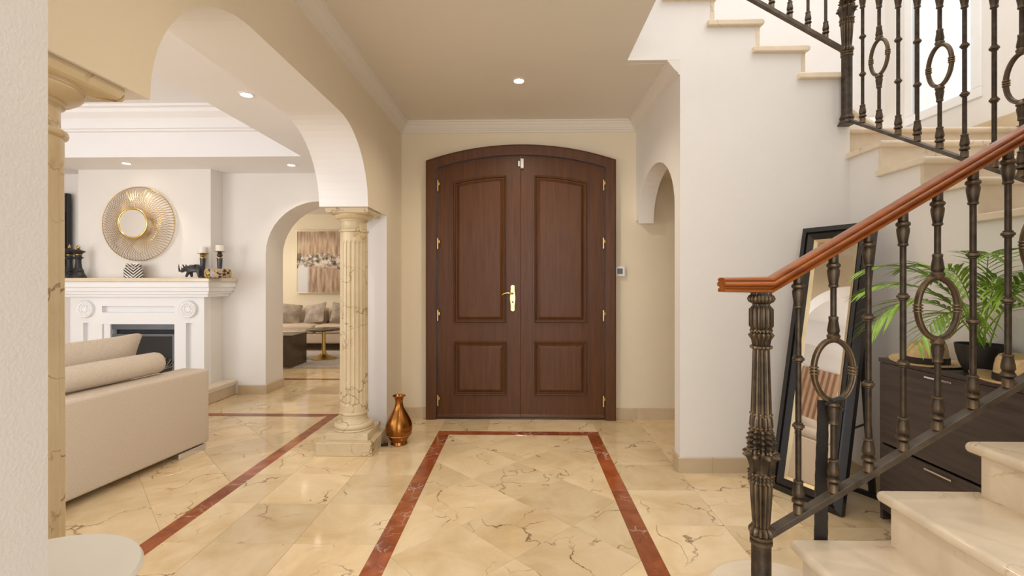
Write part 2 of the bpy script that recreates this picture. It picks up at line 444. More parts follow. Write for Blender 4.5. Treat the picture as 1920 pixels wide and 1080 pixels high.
# ------------------------------------------------------------------ floor
fl = MB().box(-6.2, 3.4, -3.0, 9.2, -0.12, -0.004).build('floor', 'marble_floor')
struct(fl, 'polished cream marble tiled floor with red marble inlay borders', 'floor')
GAP = 0.0005
def tile(poly, name, mat):
    poly = ccw(poly)
    cx = sum(p[0] for p in poly) / len(poly); cy = sum(p[1] for p in poly) / len(poly)
    loc = [(p[0] - cx, p[1] - cy) for p in poly]
    a = inset(loc, GAP); b2 = inset(loc, GAP + 0.0007)
    R = [[(x, y, -0.0045) for x, y in a], [(x, y, -0.0006) for x, y in a], [(x, y, 0.0) for x, y in b2]]
    return MB().rings(R).build(name, mat, fl, loc=(cx, cy, 0))
def rect(x0, x1, y0, y1): return [(x0, y0), (x1, y0), (x1, y1), (x0, y1)]
def diag_field(x0, x1, y0, y1, ox, oy, d):
    """square tiles laid at 45 degrees, cut along the border"""
    for i in range(-40, 41):
        for j in range(-40, 41):
            if (i + j) % 2: continue
            cx, cy = ox + i * d, oy + j * d
            if cx < x0 - d or cx > x1 + d or cy < y0 - d or cy > y1 + d: continue
            p = clip([(cx - d, cy), (cx, cy - d), (cx + d, cy), (cx, cy + d)], x0, x1, y0, y1)
            if p:
                ar = abs(sum(p[k - 1][0] * p[k][1] - p[k][0] * p[k - 1][1] for k in range(len(p)))) / 2
                if ar > 0.004: tile(p, 'floor_tile', 'marble_floor')
d = 0.272
HX0, HX1, HY1, HY0 = -0.572, 0.516, 3.658, 0.666
SW = 0.0925
diag_field(HX0, HX1, HY0, HY1, -0.028, HY1 - d, d)
# hall border of red marble: mitred strips laid in lengths
def strip_y(x0, x1, ya, yb, cuts):
    ys = [ya] + sorted(c for c in cuts if ya < c < yb) + [yb]
    for a, b_ in zip(ys, ys[1:]): tile(rect(x0, x1, a, b_), 'border_strip', 'marble_red')
def strip_x(xa, xb, y0, y1, cuts):
    xs = [xa] + sorted(c for c in cuts if xa < c < xb) + [xb]
    for a, b_ in zip(xs, xs[1:]): tile(rect(a, b_, y0, y1), 'border_strip', 'marble_red')
strip_y(HX0 - SW, HX0, HY0, HY1, [3.39, 3.02, 2.53, 2.06, 1.62, 1.2])
strip_y(HX1, HX1 + SW, HY0, HY1, [3.47, 2.70, 2.31, 1.92, 1.5, 1.1])
strip_x(HX0 - SW, HX1 + SW, HY1, HY1 + SW, [-0.42, -0.03, 0.30])
strip_x(HX0 - SW, HX1 + SW, HY0 - SW, HY0, [-0.3, 0.1])
# straight tiles around it
def grid(xs, ys, name='floor_tile'):
    for a, b_ in zip(xs, xs[1:]):
        for c, e in zip(ys, ys[1:]): tile(rect(a, b_, c, e), name, 'marble_floor')
T = 0.3855
ysr = sorted([3.474 - T * k for k in range(0, 9)] + [YD])
grid([HX1 + SW, 0.998], [y for y in ysr if y > 0.3])
grid([0.998, 0.998 + T, 0.998 + 2 * T, XS], [y for y in ysr if 1.4 < y < 3.2])
grid([0.998, 0.998 + T, 0.998 + 2 * T, XS], [3.474, YD])
ysl = sorted([2.118 + 0.3845 * k for k in range(-3, 5)] + [HY1 + SW])
grid([-1.655, -1.43, -1.045, HX0 - SW], ysl)
grid([-1.06, -0.66, -0.275, 0.11, HX1 + SW], [HY1 + SW, YD])
grid([-1.655, -1.43, -1.06], [HY1 + SW, 4.13])
grid([HX0 - SW, -0.28, 0.1, HX1 + SW], [0.3, HY0 - SW])
# living room border and its diagonal field
LX1, LY1 = -1.742, 4.12
diag_field(-4.46, LX1, 1.4, LY1, LX1, LY1, d)
strip_y(LX1, LX1 + 0.087, 1.4, LY1 + 0.09, [3.63, 2.87, 2.45, 2.04, 1.7])
strip_x(-4.46, LX1, LY1, LY1 + 0.09, [-3.9, -3.3, -2.72, -2.2])
grid([-3.0, -2.6, -2.2, -1.8, -1.4], [4.21, 4.58, 4.94])
grid([-2.73, -2.35, -1.97, -1.55], [4.94, 5.3])
for xa in range(5):
    grid([-3.6 + 0.45 * xa, -3.6 + 0.45 * (xa + 1)], [5.3, 5.66])
    grid([-3.6 + 0.45 * xa, -3.6 + 0.45 * (xa + 1)], [5.75, 6.1, 6.45])
strip_x(-3.6, -1.35, 5.66, 5.75, [-2.9, -2.2])

# ------------------------------------------------------------------ walls and ceilings
# arcade wall: round-cornered opening between two columns
pl = [(0.53, 2.78), (0.53, 1.72), (1.312, 1.72)]
pl += arc(1.312 + 0.50, 1.72, 0.50, 0.476, 180, 90, 14)[1:]
pl += arc(3.204 - 0.50, 1.72, 0.50, 0.476, 90, 0, 14)
pl += [(3.65, 1.72), (3.65, 0), (YB, 0), (YB, 2.78)]
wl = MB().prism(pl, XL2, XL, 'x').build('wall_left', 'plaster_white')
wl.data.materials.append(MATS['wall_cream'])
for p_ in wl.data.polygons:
    if p_.normal.x > 0.9: p_.material_index = 1  # cream on the hall face paints in warm bounce light
struct(wl, 'arcade wall, warm bounce light painted on hall face, wide round-cornered opening into living room', 'wall')
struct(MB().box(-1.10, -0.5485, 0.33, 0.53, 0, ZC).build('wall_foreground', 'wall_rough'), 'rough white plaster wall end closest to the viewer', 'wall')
# door wall with its opening (door leaves sit in it)
DX0, DX1, DZE, DZA = -0.833, 0.815, 2.256, 2.392     # outer frame
def door_arc(x, off=0.0):
    cxm = (DX0 + DX1) / 2; hw = (DX1 - DX0) / 2; s_ = DZA - DZE
    R = (hw * hw + s_ * s_) / (2 * s_)
    return DZA - R + math.sqrt((R - off) ** 2 - (x - cxm) ** 2)
NA = 24
arcpts = [(DX0 + (DX1 - DX0) * i / NA, door_arc(DX0 + (DX1 - DX0) * i / NA)) for i in range(NA + 1)]
pl = [(XL - 0.02, 0), (DX0, 0)] + arcpts + [(DX1, 0), (2.06, 0), (2.06, 2.78), (XL - 0.02, 2.78)]
struct(MB().prism(pl, YD, YD + 0.3, 'y').build('wall_back', 'wall_cream'), 'cream wall around the arched wooden entrance door', 'wall')
# right hall wall with small arch
pl = [(YS + 0.1005, 0), (3.074, 0), (3.074, 1.70)]
cyc = (3.074 + 4.025) / 2; rxa = (4.025 - 3.074) / 2
pl += arc(cyc, 1.70, rxa, 0.385, 180, 0, 20)[1:]
pl += [(4.025, 1.73), (YD, 1.73), (YD, 2.75), (YS + 0.1005, 2.75)]
struct(MB().prism(pl, XR, XR + 0.13, 'x').build('wall_right', 'wall_white'), 'narrow right hall wall with small arched passage', 'wall')
# vestibule behind the small arch
struct(MB().box(XR + 0.131, 2.03, 3.071, YD - 0.001, 2.10, 2.132).build('ceiling_passage', 'wall_cream'), 'ceiling of small passage behind the arch', 'ceiling')
struct(MB().box(1.97, 2.03, 3.071, YD - 0.001, 0, 2.10).build('wall_passage', 'wall_cream'), 'end wall of passage behind the small arch', 'wall')
# stair wall that follows the upper flight
Z0 = 13 * RISE
up_nose = {15: 2.055, 16: 1.797, 17: 1.515, 18: 1.232, 19: 0.95, 20: 0.668}
TH = 0.036
pl = [(XR, 0), (XS, 0), (XS, 15 * RISE - TH)]
for k in range(16, 21):
    xr_ = up_nose[k] - 0.022
    pl += [(xr_, (k - 1) * RISE - TH), (xr_, k * RISE - TH)]
pl += [(0.30, 20 * RISE - TH), (0.30, ZC + 0.001), (XR, ZC + 0.001)]
struct(MB().prism(pl, YS, YS + 0.10, 'y').build('wall_stair', 'wall_white'), 'white wall under the stepped upper stair flight', 'wall')
# stairwell shell
struct(MB().box(0.2, 3.3, 4.05, 4.10, 2.62, 5.4).build('wall_stairwell', 'wall_white'), 'bright white wall behind the upper stair flight', 'wall')
w = MB().box(3.1, 3.22, 0.35, 3.21, 0, 5.4).box(3.1, 3.22, 3.84, 4.10, 0, 5.4).box(3.1, 3.22, 3.21, 3.84, 0, 2.45).box(3.1, 3.22, 3.21, 3.84, 4.2, 5.4)
struct(w.build('wall_outer', 'wall_white'), 'white outer stairwell wall with tall window', 'wall')
struct(MB().box(0.9, 3.22, 0.30, 0.42, 0, 5.4).build('wall_stair_near', 'wall_white'), 'white wall along the near side of lower flight', 'wall')
struct(MB().box(0.2, 3.3, 0.3, 4.1, 5.4, 5.5).build('ceiling_stairwell', 'plaster_white'), 'white ceiling high above the stairwell', 'ceiling')
struct(MB().box(0.2, 0.67, 0.3, YS - 0.035, 3.0, 5.4).build('wall_upper', 'plaster_white'), 'upper floor wall beside the stairwell', 'wall')
# hall ceiling with the stair void cut out
pl = [(XL, -3.0), (3.1, -3.0), (3.1, 0.42), (0.668, 0.42), (0.668, YS + 0.05), (XR + 0.05, YS + 0.05), (XR + 0.05, YD), (XL, YD)]
struct(MB().prism(pl, ZC, ZC + 0.16, 'z').build('ceiling', 'ceiling_paint'), 'plain hall ceiling with stair opening at right', 'ceiling')
# living room shell
zt = 2.80
pl = [(-6.0, 0), (-2.735, 0), (-2.735, 1.50)] + arc(-2.735 + 0.585, 1.50, 0.585, 0.56, 180, 0, 22)[1:] + [(-1.565, 0), (XL2, 0), (XL2, 2.4), (-6.0, 2.4)]
struct(MB().prism(pl, YB, YB + 0.36, 'y').build('wall_living', 'wall_white'), 'living room back wall with arched opening to lounge', 'wall')
struct(MB().box(-4.589, -3.20, 4.745, YB, 0, ZL + 0.02).build('wall_chimney', 'wall_white'), 'projecting chimney breast above the white fireplace', 'wall')
struct(MB().box(-5.72, -5.6, 0.4, YB, 0, 2.9).build('wall_living_left', 'wall_white'), 'far left wall of the living room', 'wall')
# perimeter ceiling with tray
TX1, TY1, TX0, TY0 = -2.034, 4.276, -5.0, 0.9
w = MB().box(-5.7, XL2, TY1, YB, ZL, ZL + 0.1).box(TX1, XL2, 0.4, TY1, ZL, ZL + 0.1).box(-5.7, TX0, 0.4, TY1, ZL, ZL + 0.1).box(TX0, TX1, 0.4, TY0, ZL, ZL + 0.1)
w.box(TX1, TX1 + 0.06, TY0, TY1, ZL + 0.1, 2.80).box(TX0 - 0.06, TX0, TY0, TY1, ZL + 0.1, 2.80).box(TX0, TX1, TY1, TY1 + 0.06, ZL + 0.1, 2.80).box(TX0, TX1, TY0 - 0.06, TY0, ZL + 0.1, 2.80)
w.box(TX0 - 0.1, TX1 + 0.1, TY0 - 0.1, TY1 + 0.1, 2.80, 2.90)
struct(w.build('ceiling_living', 'plaster_white'), 'white stepped tray ceiling of the living room', 'ceiling')
# lounge shell
struct(MB().box(-6.0, -1.2, 8.92, 9.05, 0, 2.7).build('wall_lounge', 'wall_cream'), 'cream lounge wall behind the painting', 'wall')
struct(MB().box(-6.0, -1.2, YB + 0.36, 9.05, 2.5, 2.6).build('ceiling_lounge', 'ceiling_paint'), 'plain ceiling of the far lounge', 'ceiling')
struct(MB().box(-1.3, -1.2, YB + 0.36, 9.0, 0, 2.6).build('wall_lounge_right', 'wall_cream'), 'right wall of the far lounge', 'wall')
struct(MB().box(-6.1, -6.0, YB + 0.3, 9.0, 0, 2.6).build('wall_lounge_left', 'wall_cream'), 'left wall of the far lounge', 'wall')

# crown mouldings: profile (out from wall, down from ceiling) swept along straight runs with mitres
CROWN = [(0, 0), (0.078, 0), (0.078, 0.012), (0.066, 0.016), (0.064, 0.026), (0.052, 0.036), (0.038, 0.056), (0.026, 0.066), (0.024, 0.072), (0.014, 0.076), (0.012, 0.088), (0, 0.094)]
def crown(name, a, b, nrm, zc, mit0, mit1, mat, label, prof=CROWN, sc=1.0):
    """a->b along wall, nrm = direction out of the wall, mit: +1 shortens with depth at that end"""
    a = Vector((*a, 0)); b = Vector((*b, 0)); t = (b - a).normalized(); n = Vector((*nrm, 0))
    R = []
    for p, s_, mt in ((a, 1, mit0), (b, -1, mit1)):
        R.append([tuple(p + n * o * sc + t * s_ * mt * o * sc + Vector((0, 0, zc - dz * sc))) for o, dz in prof])
    return struct(MB().rings(R).build(name, mat), label, 'moulding')
crown('trim_1', (XL, -3.0), (XL, YD), (1, 0), ZC, 0, 1, 'ceiling_paint', 'stepped crown moulding along the arcade wall')
crown('trim_2', (XL, YD), (XR, YD), (0, -1), ZC, 1, 1, 'ceiling_paint', 'stepped crown moulding above the entrance door')
crown('trim_3', (XR, YD), (XR, YS), (-1, 0), ZC, 1, 0, 'ceiling_paint', 'stepped crown moulding above the small arched passage')
TRAY = [(0, 0), (0.16, 0), (0.16, 0.02), (0.13, 0.03), (0.12, 0.06), (0.07, 0.10), (0.055, 0.13), (0.05, 0.185), (0.03, 0.19), (0.03, 0.205), (0, 0.21)]
crown('trim_4', (TX0, TY1), (TX1, TY1), (0, -1), 2.80, 1, 1, 'plaster_white', 'white cornice inside the tray ceiling, fireplace side', TRAY)
crown('trim_5', (TX1, TY0), (TX1, TY1), (-1, 0), 2.80, 1, 1, 'plaster_white', 'white cornice inside the tray ceiling, arcade side', TRAY)

# baseboards laid from marble pieces
def baseboard(name, label, a, b, nrm, h=0.096, t=0.014, step=0.385, z=0.0, first=None):
    a = Vector((*a, z)); b = Vector((*b, z)); L_ = (b - a).length; u = (b - a).normalized(); n = Vector((*nrm, 0))
    root = tag(thing(name, label, 'baseboard', tuple(a)), kind='structure')
    s0 = 0.0; nx = first or step
    while s0 < L_ - 1e-3:
        s1 = min(s0 + nx, L_); nx = step
        p0 = u * (s0 + 0.0006); p1 = u * (s1 - 0.0006)
        R = [[tuple(p + n * o + Vector((0, 0, zz))) for o, zz in ((0, 0), (t, 0), (t, h - 0.004), (t - 0.004, h), (0, h))] for p in (p0, p1)]
        MB().rings(R).build('skirting_tile', 'marble_skirting', root)
        s0 = s1
    return root
baseboard('baseboard_back', 'marble baseboard right of the entrance door', (DX1, YD), (2.0, YD), (0, -1), first=0.19)
baseboard('baseboard_back_left', 'short marble baseboard between vase and door', (XL, YD), (DX0, YD), (0, -1))
baseboard('baseboard_left', 'marble baseboard along the arcade pier', (XL, 3.65), (XL, YD), (1, 0))
baseboard('baseboard_stair', 'marble baseboard under the stair wall', (XR - 0.014, YS), (XS, YS), (0, -1), first=0.21)
baseboard('baseboard_right', 'marble baseboard on the end of right hall wall', (XR, YS), (XR, 3.074), (-1, 0))
baseboard('baseboard_alcove', 'marble baseboard in the alcove under the stairs', (XS, YS), (XS, 1.60), (-1, 0))
baseboard('baseboard_living', 'marble baseboard beside the lounge arch', (-3.03, YB), (-2.735, YB), (0, -1))
baseboard('baseboard_jamb', 'marble baseboard inside the lounge arch', (-2.735, YB - 0.014), (-2.735, YB + 0.36), (1, 0))
baseboard('baseboard_landing', 'marble baseboard on the upper stair landing', (3.1, 2.5), (3.1, 4.05), (-1, 0), z=Z0)

# ------------------------------------------------------------------ entrance door
dr = thing('door_1', 'dark brown double entrance door with arched top and brass fittings', 'door', ((DX0 + DX1) / 2, YD, 0))
tag(dr, kind='structure')
ox = (DX0 + DX1) / 2
IX0, IX1 = -0.743, 0.726; OFF = 0.088
inner = [(IX0 + (IX1 - IX0) * i / NA, door_arc(IX0 + (IX1 - IX0) * i / NA, OFF)) for i in range(NA + 1)]
outer = [(DX0, 0)] + arcpts + [(DX1, 0)]
inn = [(IX0, 0)] + inner + [(IX1, 0)]
w = MB()
n = len(outer)
R = []
for (po, yo) in ((outer, 0.10), (outer, -0.052), ([(x + (0.012 if x < 0 else -0.012), z - (0.012 if 0 < i < n - 1 else 0)) for i, (x, z) in enumerate(outer)], -0.060), (inn, -0.055), (inn, 0.10)):
    R.append([(x - ox, yo, z) for x, z in po])
w.rings(R, close=False, cap0=False, cap1=False)
w.build('frame', 'door_wood', dr)
MID = -0.009
def leaf(x0, x1, side):
    npt = 12
    top = [(x0 + (x1 - x0) * i / npt, door_arc(x0 + (x1 - x0) * i / npt, OFF + 0.006)) for i in range(npt + 1)]
    poly = [(x0, 0.012)] + top + [(x1, 0.012)]
    lf = MB().prism([(x - ox, z) for x, z in poly], -0.030, 0.04, 'y').build('door_leaf', 'door_wood', dr, bevel=0.002)
    return lf
LL = leaf(IX0 + 0.006, MID - 0.0015, -1)
LR = leaf(MID + 0.0015, IX1 - 0.006, 1)
MB().box(IX0 - ox, IX1 - ox, -0.028, 0.30, 0.0, 0.011).build('threshold_light_stop', 'brown_bronze', dr)  # sill added to stop light showing under the leaves
MB().box(MID - 0.012 - ox, MID + 0.012 - ox, -0.022, 0.05, 0.014, 2.270).build('meeting_light_stop', 'door_wood', dr)  # strip added to stop light through the gap between leaves
def panel(leaf_, poly):
    """raised and fielded panel: proud bead, groove, sloped margin, flat field"""
    poly = ccw(poly)
    R = []
    for dd, yy in ((0.0, -0.028), (0.0, -0.042), (0.006, -0.050), (0.013, -0.047), (0.019, -0.0312), (0.025, -0.0306), (0.050, -0.046), (0.054, -0.047)):
        R.append([(x - ox, yy, z) for x, z in inset(poly, dd)])
    MB().rings(R).build('panel', 'door_wood', leaf_)
def top_edge(xa, xb, za, zb, n_=8, bow=0.012):
    return [(xa + (xb - xa) * i / n_, za + (zb - za) * i / n_ + bow * math.sin(PI * i / n_)) for i in range(n_ + 1)]
panel(LL, [(-0.592, 0.844), (-0.135, 0.844)] + top_edge(-0.135, -0.592, 2.128, 2.070))
panel(LR, [(0.112, 0.844), (0.566, 0.844)] + top_edge(0.566, 0.112, 2.066, 2.127))
panel(LL, rect(-0.590, -0.132, 0.211, 0.679))
panel(LR, rect(0.112, 0.566, 0.211, 0.679))
for lf, xs in ((LL, (-0.612, -0.118)), (LR, (0.095, 0.586))):      # stile joints
    for x in xs:
        MB().box(x - ox - 0.001, x - ox + 0.001, -0.0312, -0.029, 0.02, 2.13 if abs(x) < 0.3 else 2.11).build('stile_joint', 'black_matt', lf)
for lf, xa, xb in ((LL, IX0 + 0.006, MID - 0.002), (LR, MID + 0.002, IX1 - 0.006)):
    MB().prism([(-0.030, 0.014), (-0.046, 0.020), (-0.046, 0.030), (-0.030, 0.046)], xa - ox, xb - ox, 'x').build('weather_bar', 'door_wood', lf)
for lf, x in ((LL, -0.728), (LR, 0.706)):
    for z in (2.035, 1.533, 0.908, 0.170):
        h_ = MB().lathe([(0.004, -0.050), (0.0075, -0.046), (0.0075, 0.046), (0.004, 0.050)], 10, (x - ox, -0.062, z))
        h_.box(x - ox - 0.002, x - ox + 0.016, -0.060, -0.050, z + 0.004, z + 0.030)
        h_.build('hinge', 'brass', lf, smooth=True)
hx, hz = -0.077, 1.058
pts = []
for i in range(25):
    a = 2 * PI * i / 24
    zz = 0.105 * math.sin(a); ww = 0.020 + 0.0035 * math.cos(a * 4)
    pts.append((hx - ox + ww * (1 if math.cos(a) > 0 else -1) * min(1, abs(math.cos(a)) * 2.2), hz + zz * 1.1))
pl_ = MB().prism(pts[:-1], -0.040, -0.030, 'y').build('handle_plate', 'brass', LL, bevel=0.002)
MB().tube([(hx - ox, -0.03, hz + 0.04), (hx - ox, -0.075, hz + 0.04), (hx - ox - 0.02, -0.085, hz + 0.042), (hx - ox - 0.05, -0.085, hz + 0.047), (hx - ox - 0.078, -0.085, hz + 0.040), (hx - ox - 0.090, -0.085, hz + 0.030)], [0.009, 0.009, 0.008, 0.007, 0.006, 0.005], 10).build('lever', 'brass', pl_, smooth=True)
MB().lathe([(0.009, -0.006), (0.009, 0.006)], 12).build('keyhole', 'brown_bronze', pl_, loc=(hx - ox, -0.041, hz - 0.035), rot=(PI / 2, 0, 0))
MB().box(MID - ox + 0.0, MID - ox + 0.026, -0.062, -0.03, 2.185, 2.268).build('door_sensor', 'white_plastic', LR, bevel=0.003)
MB().box(MID - ox - 0.022, MID - ox - 0.006, -0.048, -0.03, 2.205, 2.250).build('sensor_magnet', 'white_plastic', LL, bevel=0.002)
# thermostat
t = thing('thermostat', 'small square white wall thermostat beside the entrance door', 'thermostat', (0.856, YD, 1.29))
MB().box(-0.047, 0.047, -0.026, 0, -0.045, 0.045).build('housing', 'white_plastic', t, bevel=0.008)
MB().box(-0.024, 0.022, -0.028, -0.02, -0.022, 0.026).build('display', 'screen_grey', t)

# ------------------------------------------------------------------ columns
def column(label, loc):
    t = thing('column', label, 'column', loc, group=None)
    MB().box(-0.195, 0.195, -0.2, 0.2, 0, 0.092).build('plinth_base', 'marble_column', t, bevel=0.004)
    MB().box(-0.148, 0.148, -0.15, 0.15, 0.092, 0.140).build('plinth', 'marble_column', t, bevel=0.002)
    tor = [(0.138, 0.140), (0.143, 0.146), (0.141, 0.152), (0.136, 0.154)]
    tor += [(0.126 + 0.014 * math.cos(a), 0.172 + 0.018 * math.sin(a)) for a in [x * 0.26 - 1.3 for x in range(11)]]
    tor += [(0.112, 0.192), (0.110, 0.197), (0.100, 0.200), (0.093, 0.212), (0.0915, 0.232), (0.0915, 0.243), (0.099, 0.247), (0.104, 0.253), (0.104, 0.259), (0.099, 0.265), (0.097, 0.270)]
    MB().lathe(tor, 40).build('base_moulding', 'marble_column', t, smooth=True)
    # fluted shaft
    R = []; NF = 20; seg = NF * 8
    zs = [0.268, 0.30, 0.318, 0.325, 0.335, 0.35] + [0.45 + 0.1 * k for k in range(10)] + [1.455, 1.475, 1.485, 1.492, 1.50, 1.56]
    for z in zs:
        dep = 0.0
        if 0.318 < z < 1.496: dep = min(1, (z - 0.318) / 0.02, (1.496 - z) / 0.02) * 0.0085
        r0 = 0.0985 - 0.003 * (z - 0.3) / 1.2
        ring = []
        for i in range(seg):
            a = 2 * PI * i / seg; u = (i % 8) / 8.0
            s_ = max(0, 1 - ((u - 0.5) / 0.34) ** 2) ** 0.5 if abs(u - 0.5) < 0.34 else 0
            r = r0 - dep * s_
            ring.append((r * math.cos(a), r * math.sin(a), z))
        R.append(ring)
    MB().rings(R).build('shaft', 'marble_column', t, smooth=False)
    cap = [(0.096, 1.555), (0.103, 1.560), (0.1045, 1.566), (0.103, 1.572), (0.092, 1.577), (0.089, 1.584), (0.0885, 1.628), (0.091, 1.634), (0.098, 1.636), (0.099, 1.642), (0.098, 1.645), (0.104, 1.647), (0.118, 1.652), (0.129, 1.660), (0.1345, 1.668), (0.134, 1.673), (0.138, 1.675), (0.1385, 1.682), (0.135, 1.684)]
    MB().lathe(cap, 40).build('capital', 'marble_column', t, smooth=True)
    ab = MB()
    R = []
    for hx_, z in ((0.122, 1.676), (0.146, 1.684), (0.150, 1.690), (0.150, 1.7195)):
        R.append([(-hx_, -hx_, z), (hx_, -hx_, z), (hx_, hx_, z), (-hx_, hx_, z)])
    ab.rings(R).build('abacus', 'marble_column', t)
    return t
column('fluted cream marble column on stepped square plinth beside copper vase', (-1.222, 3.385, 0))
column('marble column at left edge partly hidden behind the foreground wall', (-1.222, 1.090, 0))

# ------------------------------------------------------------------ staircase
st = thing('staircase', 'three-flight cream marble staircase turning around the alcove', 'staircase', (0.85, 1.0, 0))
SX, SY = 0.85, 1.0
def nosed(pts_fn, z):
    pass
def tread_x(x_nose, x_back, y0, y1, z, side):
    """tread whose rounded nosing faces -x (side -1) or +x (side 1)"""
    h = TH / 2
    prof = [(x_back, z - TH), (x_back, z)]
    prof += [(x_nose - side * h + side * h * math.cos(a), z - h + h * math.sin(a)) for a in [PI / 2 - PI * k / 8 for k in range(9)]]
    return MB().prism([(p[0] - SX, p[1]) for p in prof], y0 - SY, y1 - SY, 'y').build('tread', 'marble_step', st, smooth=True, bevel=0.006)
def tread_y(y_nose, y_back, x0, x1, z):
    h = TH / 2
    prof = [(y_back, z - TH), (y_back, z)]
    prof += [(y_nose + h - h * math.cos(a), z - h + h * math.sin(a)) for a in [PI / 2 - PI * k / 8 for k in range(9)]]
    return MB().prism([(p[0] - SY, p[1]) for p in prof], x0 - SX, x1 - SX, 'x').build('tread', 'marble_step', st, smooth=True, bevel=0.006)
low = {2: 0.900, 3: 1.187, 4: 1.478, 5: 1.767, 6: 2.056}
OV = 0.028
YN, YF = 0.42, 1.592
# curtail step
def curtail(off, z0, z1, name):
    r = 0.245 - off
    pts = [(0.605 + off, YN), (1.25, YN), (1.25, 1.52)] + arc(0.85, 1.52, r, r, 0, 180, 24)
    MB().prism([(x - SX, y - SY) for x, y in pts], z0, z1, 'z').build(name, 'marble_step', st, bevel=0.012 if name == 'tread' else 0)
curtail(0, RISE - TH, RISE, 'tread'); curtail(OV, 0, RISE - TH, 'riser')
for k in range(2, 6):
    tread_x(low[k], low[k + 1] + OV + 0.02, YN, YF, k * RISE, -1)
for k in range(2, 7):
    MB().box(low[k] + OV - SX, low[k] + OV + 0.02 - SX, YN - SY, YF - 0.03 - SY, (k - 1) * RISE - (TH if k > 2 else 0) + (TH if k > 2 else 0), k * RISE - TH).build('riser', 'marble_step', st)
tread_x(low[6], 3.1, YN, 1.30, 6 * RISE, -1)
pl = [(0.95, 0)]
for k in range(2, 7):
    pl += [(low[k] + OV + 0.02, (k - 1) * RISE - (TH if k > 2 else 0)), (low[k] + OV + 0.02, k * RISE - TH)]
pl += [(3.09, 6 * RISE - TH), (3.09, 0)]
MB().prism([(p[0] - SX, p[1]) for p in pl], YN - SY, YF - 0.035 - SY, 'y').build('stringer_body', 'wall_white', st)
# middle flight
mid = {7: 1.27, 8: 1.552, 9: 1.834, 10: 2.116, 11: 2.400, 12: 2.683, 13: 2.971}
for k in range(7, 13):
    tread_y(mid[k], mid[k + 1] + OV + 0.02, XS - 0.022, 3.1, k * RISE)
tread_y(mid[13], 4.05, XS - 0.022, 3.1, 13 * RISE)
for k in range(7, 14):
    MB().box(XS - 0.002 - SX, 3.1 - SX, mid[k] + OV - SY, mid[k] + OV + 0.02 - SY, (k - 1) * RISE, k * RISE - TH).build('riser', 'marble_step', st)
pl = [(YF - 0.03, 0)]
pl += [(YF - 0.03, 7 * RISE)]
for k in range(8, 14):
    if k == 8: pl += [(YF - 0.03, 8 * RISE - TH)]; continue
    pl += [(mid[k] + OV + 0.02, (k - 1) * RISE - TH), (mid[k] + OV + 0.02, k * RISE - TH)]
pl += [(4.05, 13 * RISE - TH), (4.05, 2.40), (4.05, 0)] if False else [(YS + 0.10, 13 * RISE - TH), (YS + 0.10, 0)]
MB().prism([(p[0] - SY, p[1]) for p in pl], XS - SX, 3.1 - SX, 'x').build('stringer_body', 'wall_white', st)
# winder 14
wp = [(2.058, 2.992), (3.1, 3.86), (3.1, 4.05), (2.058, 4.05)]
MB().prism([(x - SX, y - SY) for x, y in wp], 14 * RISE - TH, 14 * RISE, 'z').build('tread', 'marble_step', st, bevel=0.01)
wp2 = [(2.075, 3.03), (3.09, 3.89), (3.09, 4.05), (2.075, 4.05)]
MB().prism([(x - SX, y - SY) for x, y in wp2], 13 * RISE, 14 * RISE - TH, 'z').build('riser', 'marble_step', st)
# upper flight, rising to the left
for k in range(15, 21):
    xb = (up_nose[k + 1] - 0.022 - 0.045) if k < 20 else 0.30
    tread_x(up_nose[k], xb, YS - 0.030, 4.05, k * RISE, 1)
    MB().box(up_nose[k] - 0.042 - SX, up_nose[k] - 0.020 - SX, YS - 0.004 - SY, 4.05 - SY, (k - 1) * RISE, k * RISE - TH).build('riser', 'marble_step', st)

# ------------------------------------------------------------------ iron railings
ROD = 0.0088
def vase_foot(s=1.0):   # lower collar of a baluster, z from 0
    return [(0.0150, 0), (0.0150, 0.026), (0.0118, 0.030), (0.0190, 0.036), (0.0198, 0.041), (0.0165, 0.047), (0.0140, 0.051), (0.0182, 0.060), (0.0172, 0.072), (0.0140, 0.092), (0.0128, 0.098), (0.0148, 0.101), (0.0145, 0.105), (ROD, 0.108)]
def vase_head(h):
    return [(ROD, h - 0.112), (0.0140, h - 0.108), (0.0145, h - 0.104), (0.0125, h - 0.100), (0.0140, h - 0.088), (0.0172, h - 0.068), (0.0180, h - 0.056), (0.0150, h - 0.048), (0.0200, h - 0.042), (0.0198, h - 0.036), (0.0140, h - 0.030), (0.0140, h)]
def knob(z):
    return [(ROD, z - 0.012), (0.0130, z - 0.010), (0.0125, z - 0.007), (0.0178, z - 0.003), (0.0178, z + 0.003), (0.0125, z + 0.007), (0.0130, z + 0.010), (ROD, z + 0.012)]
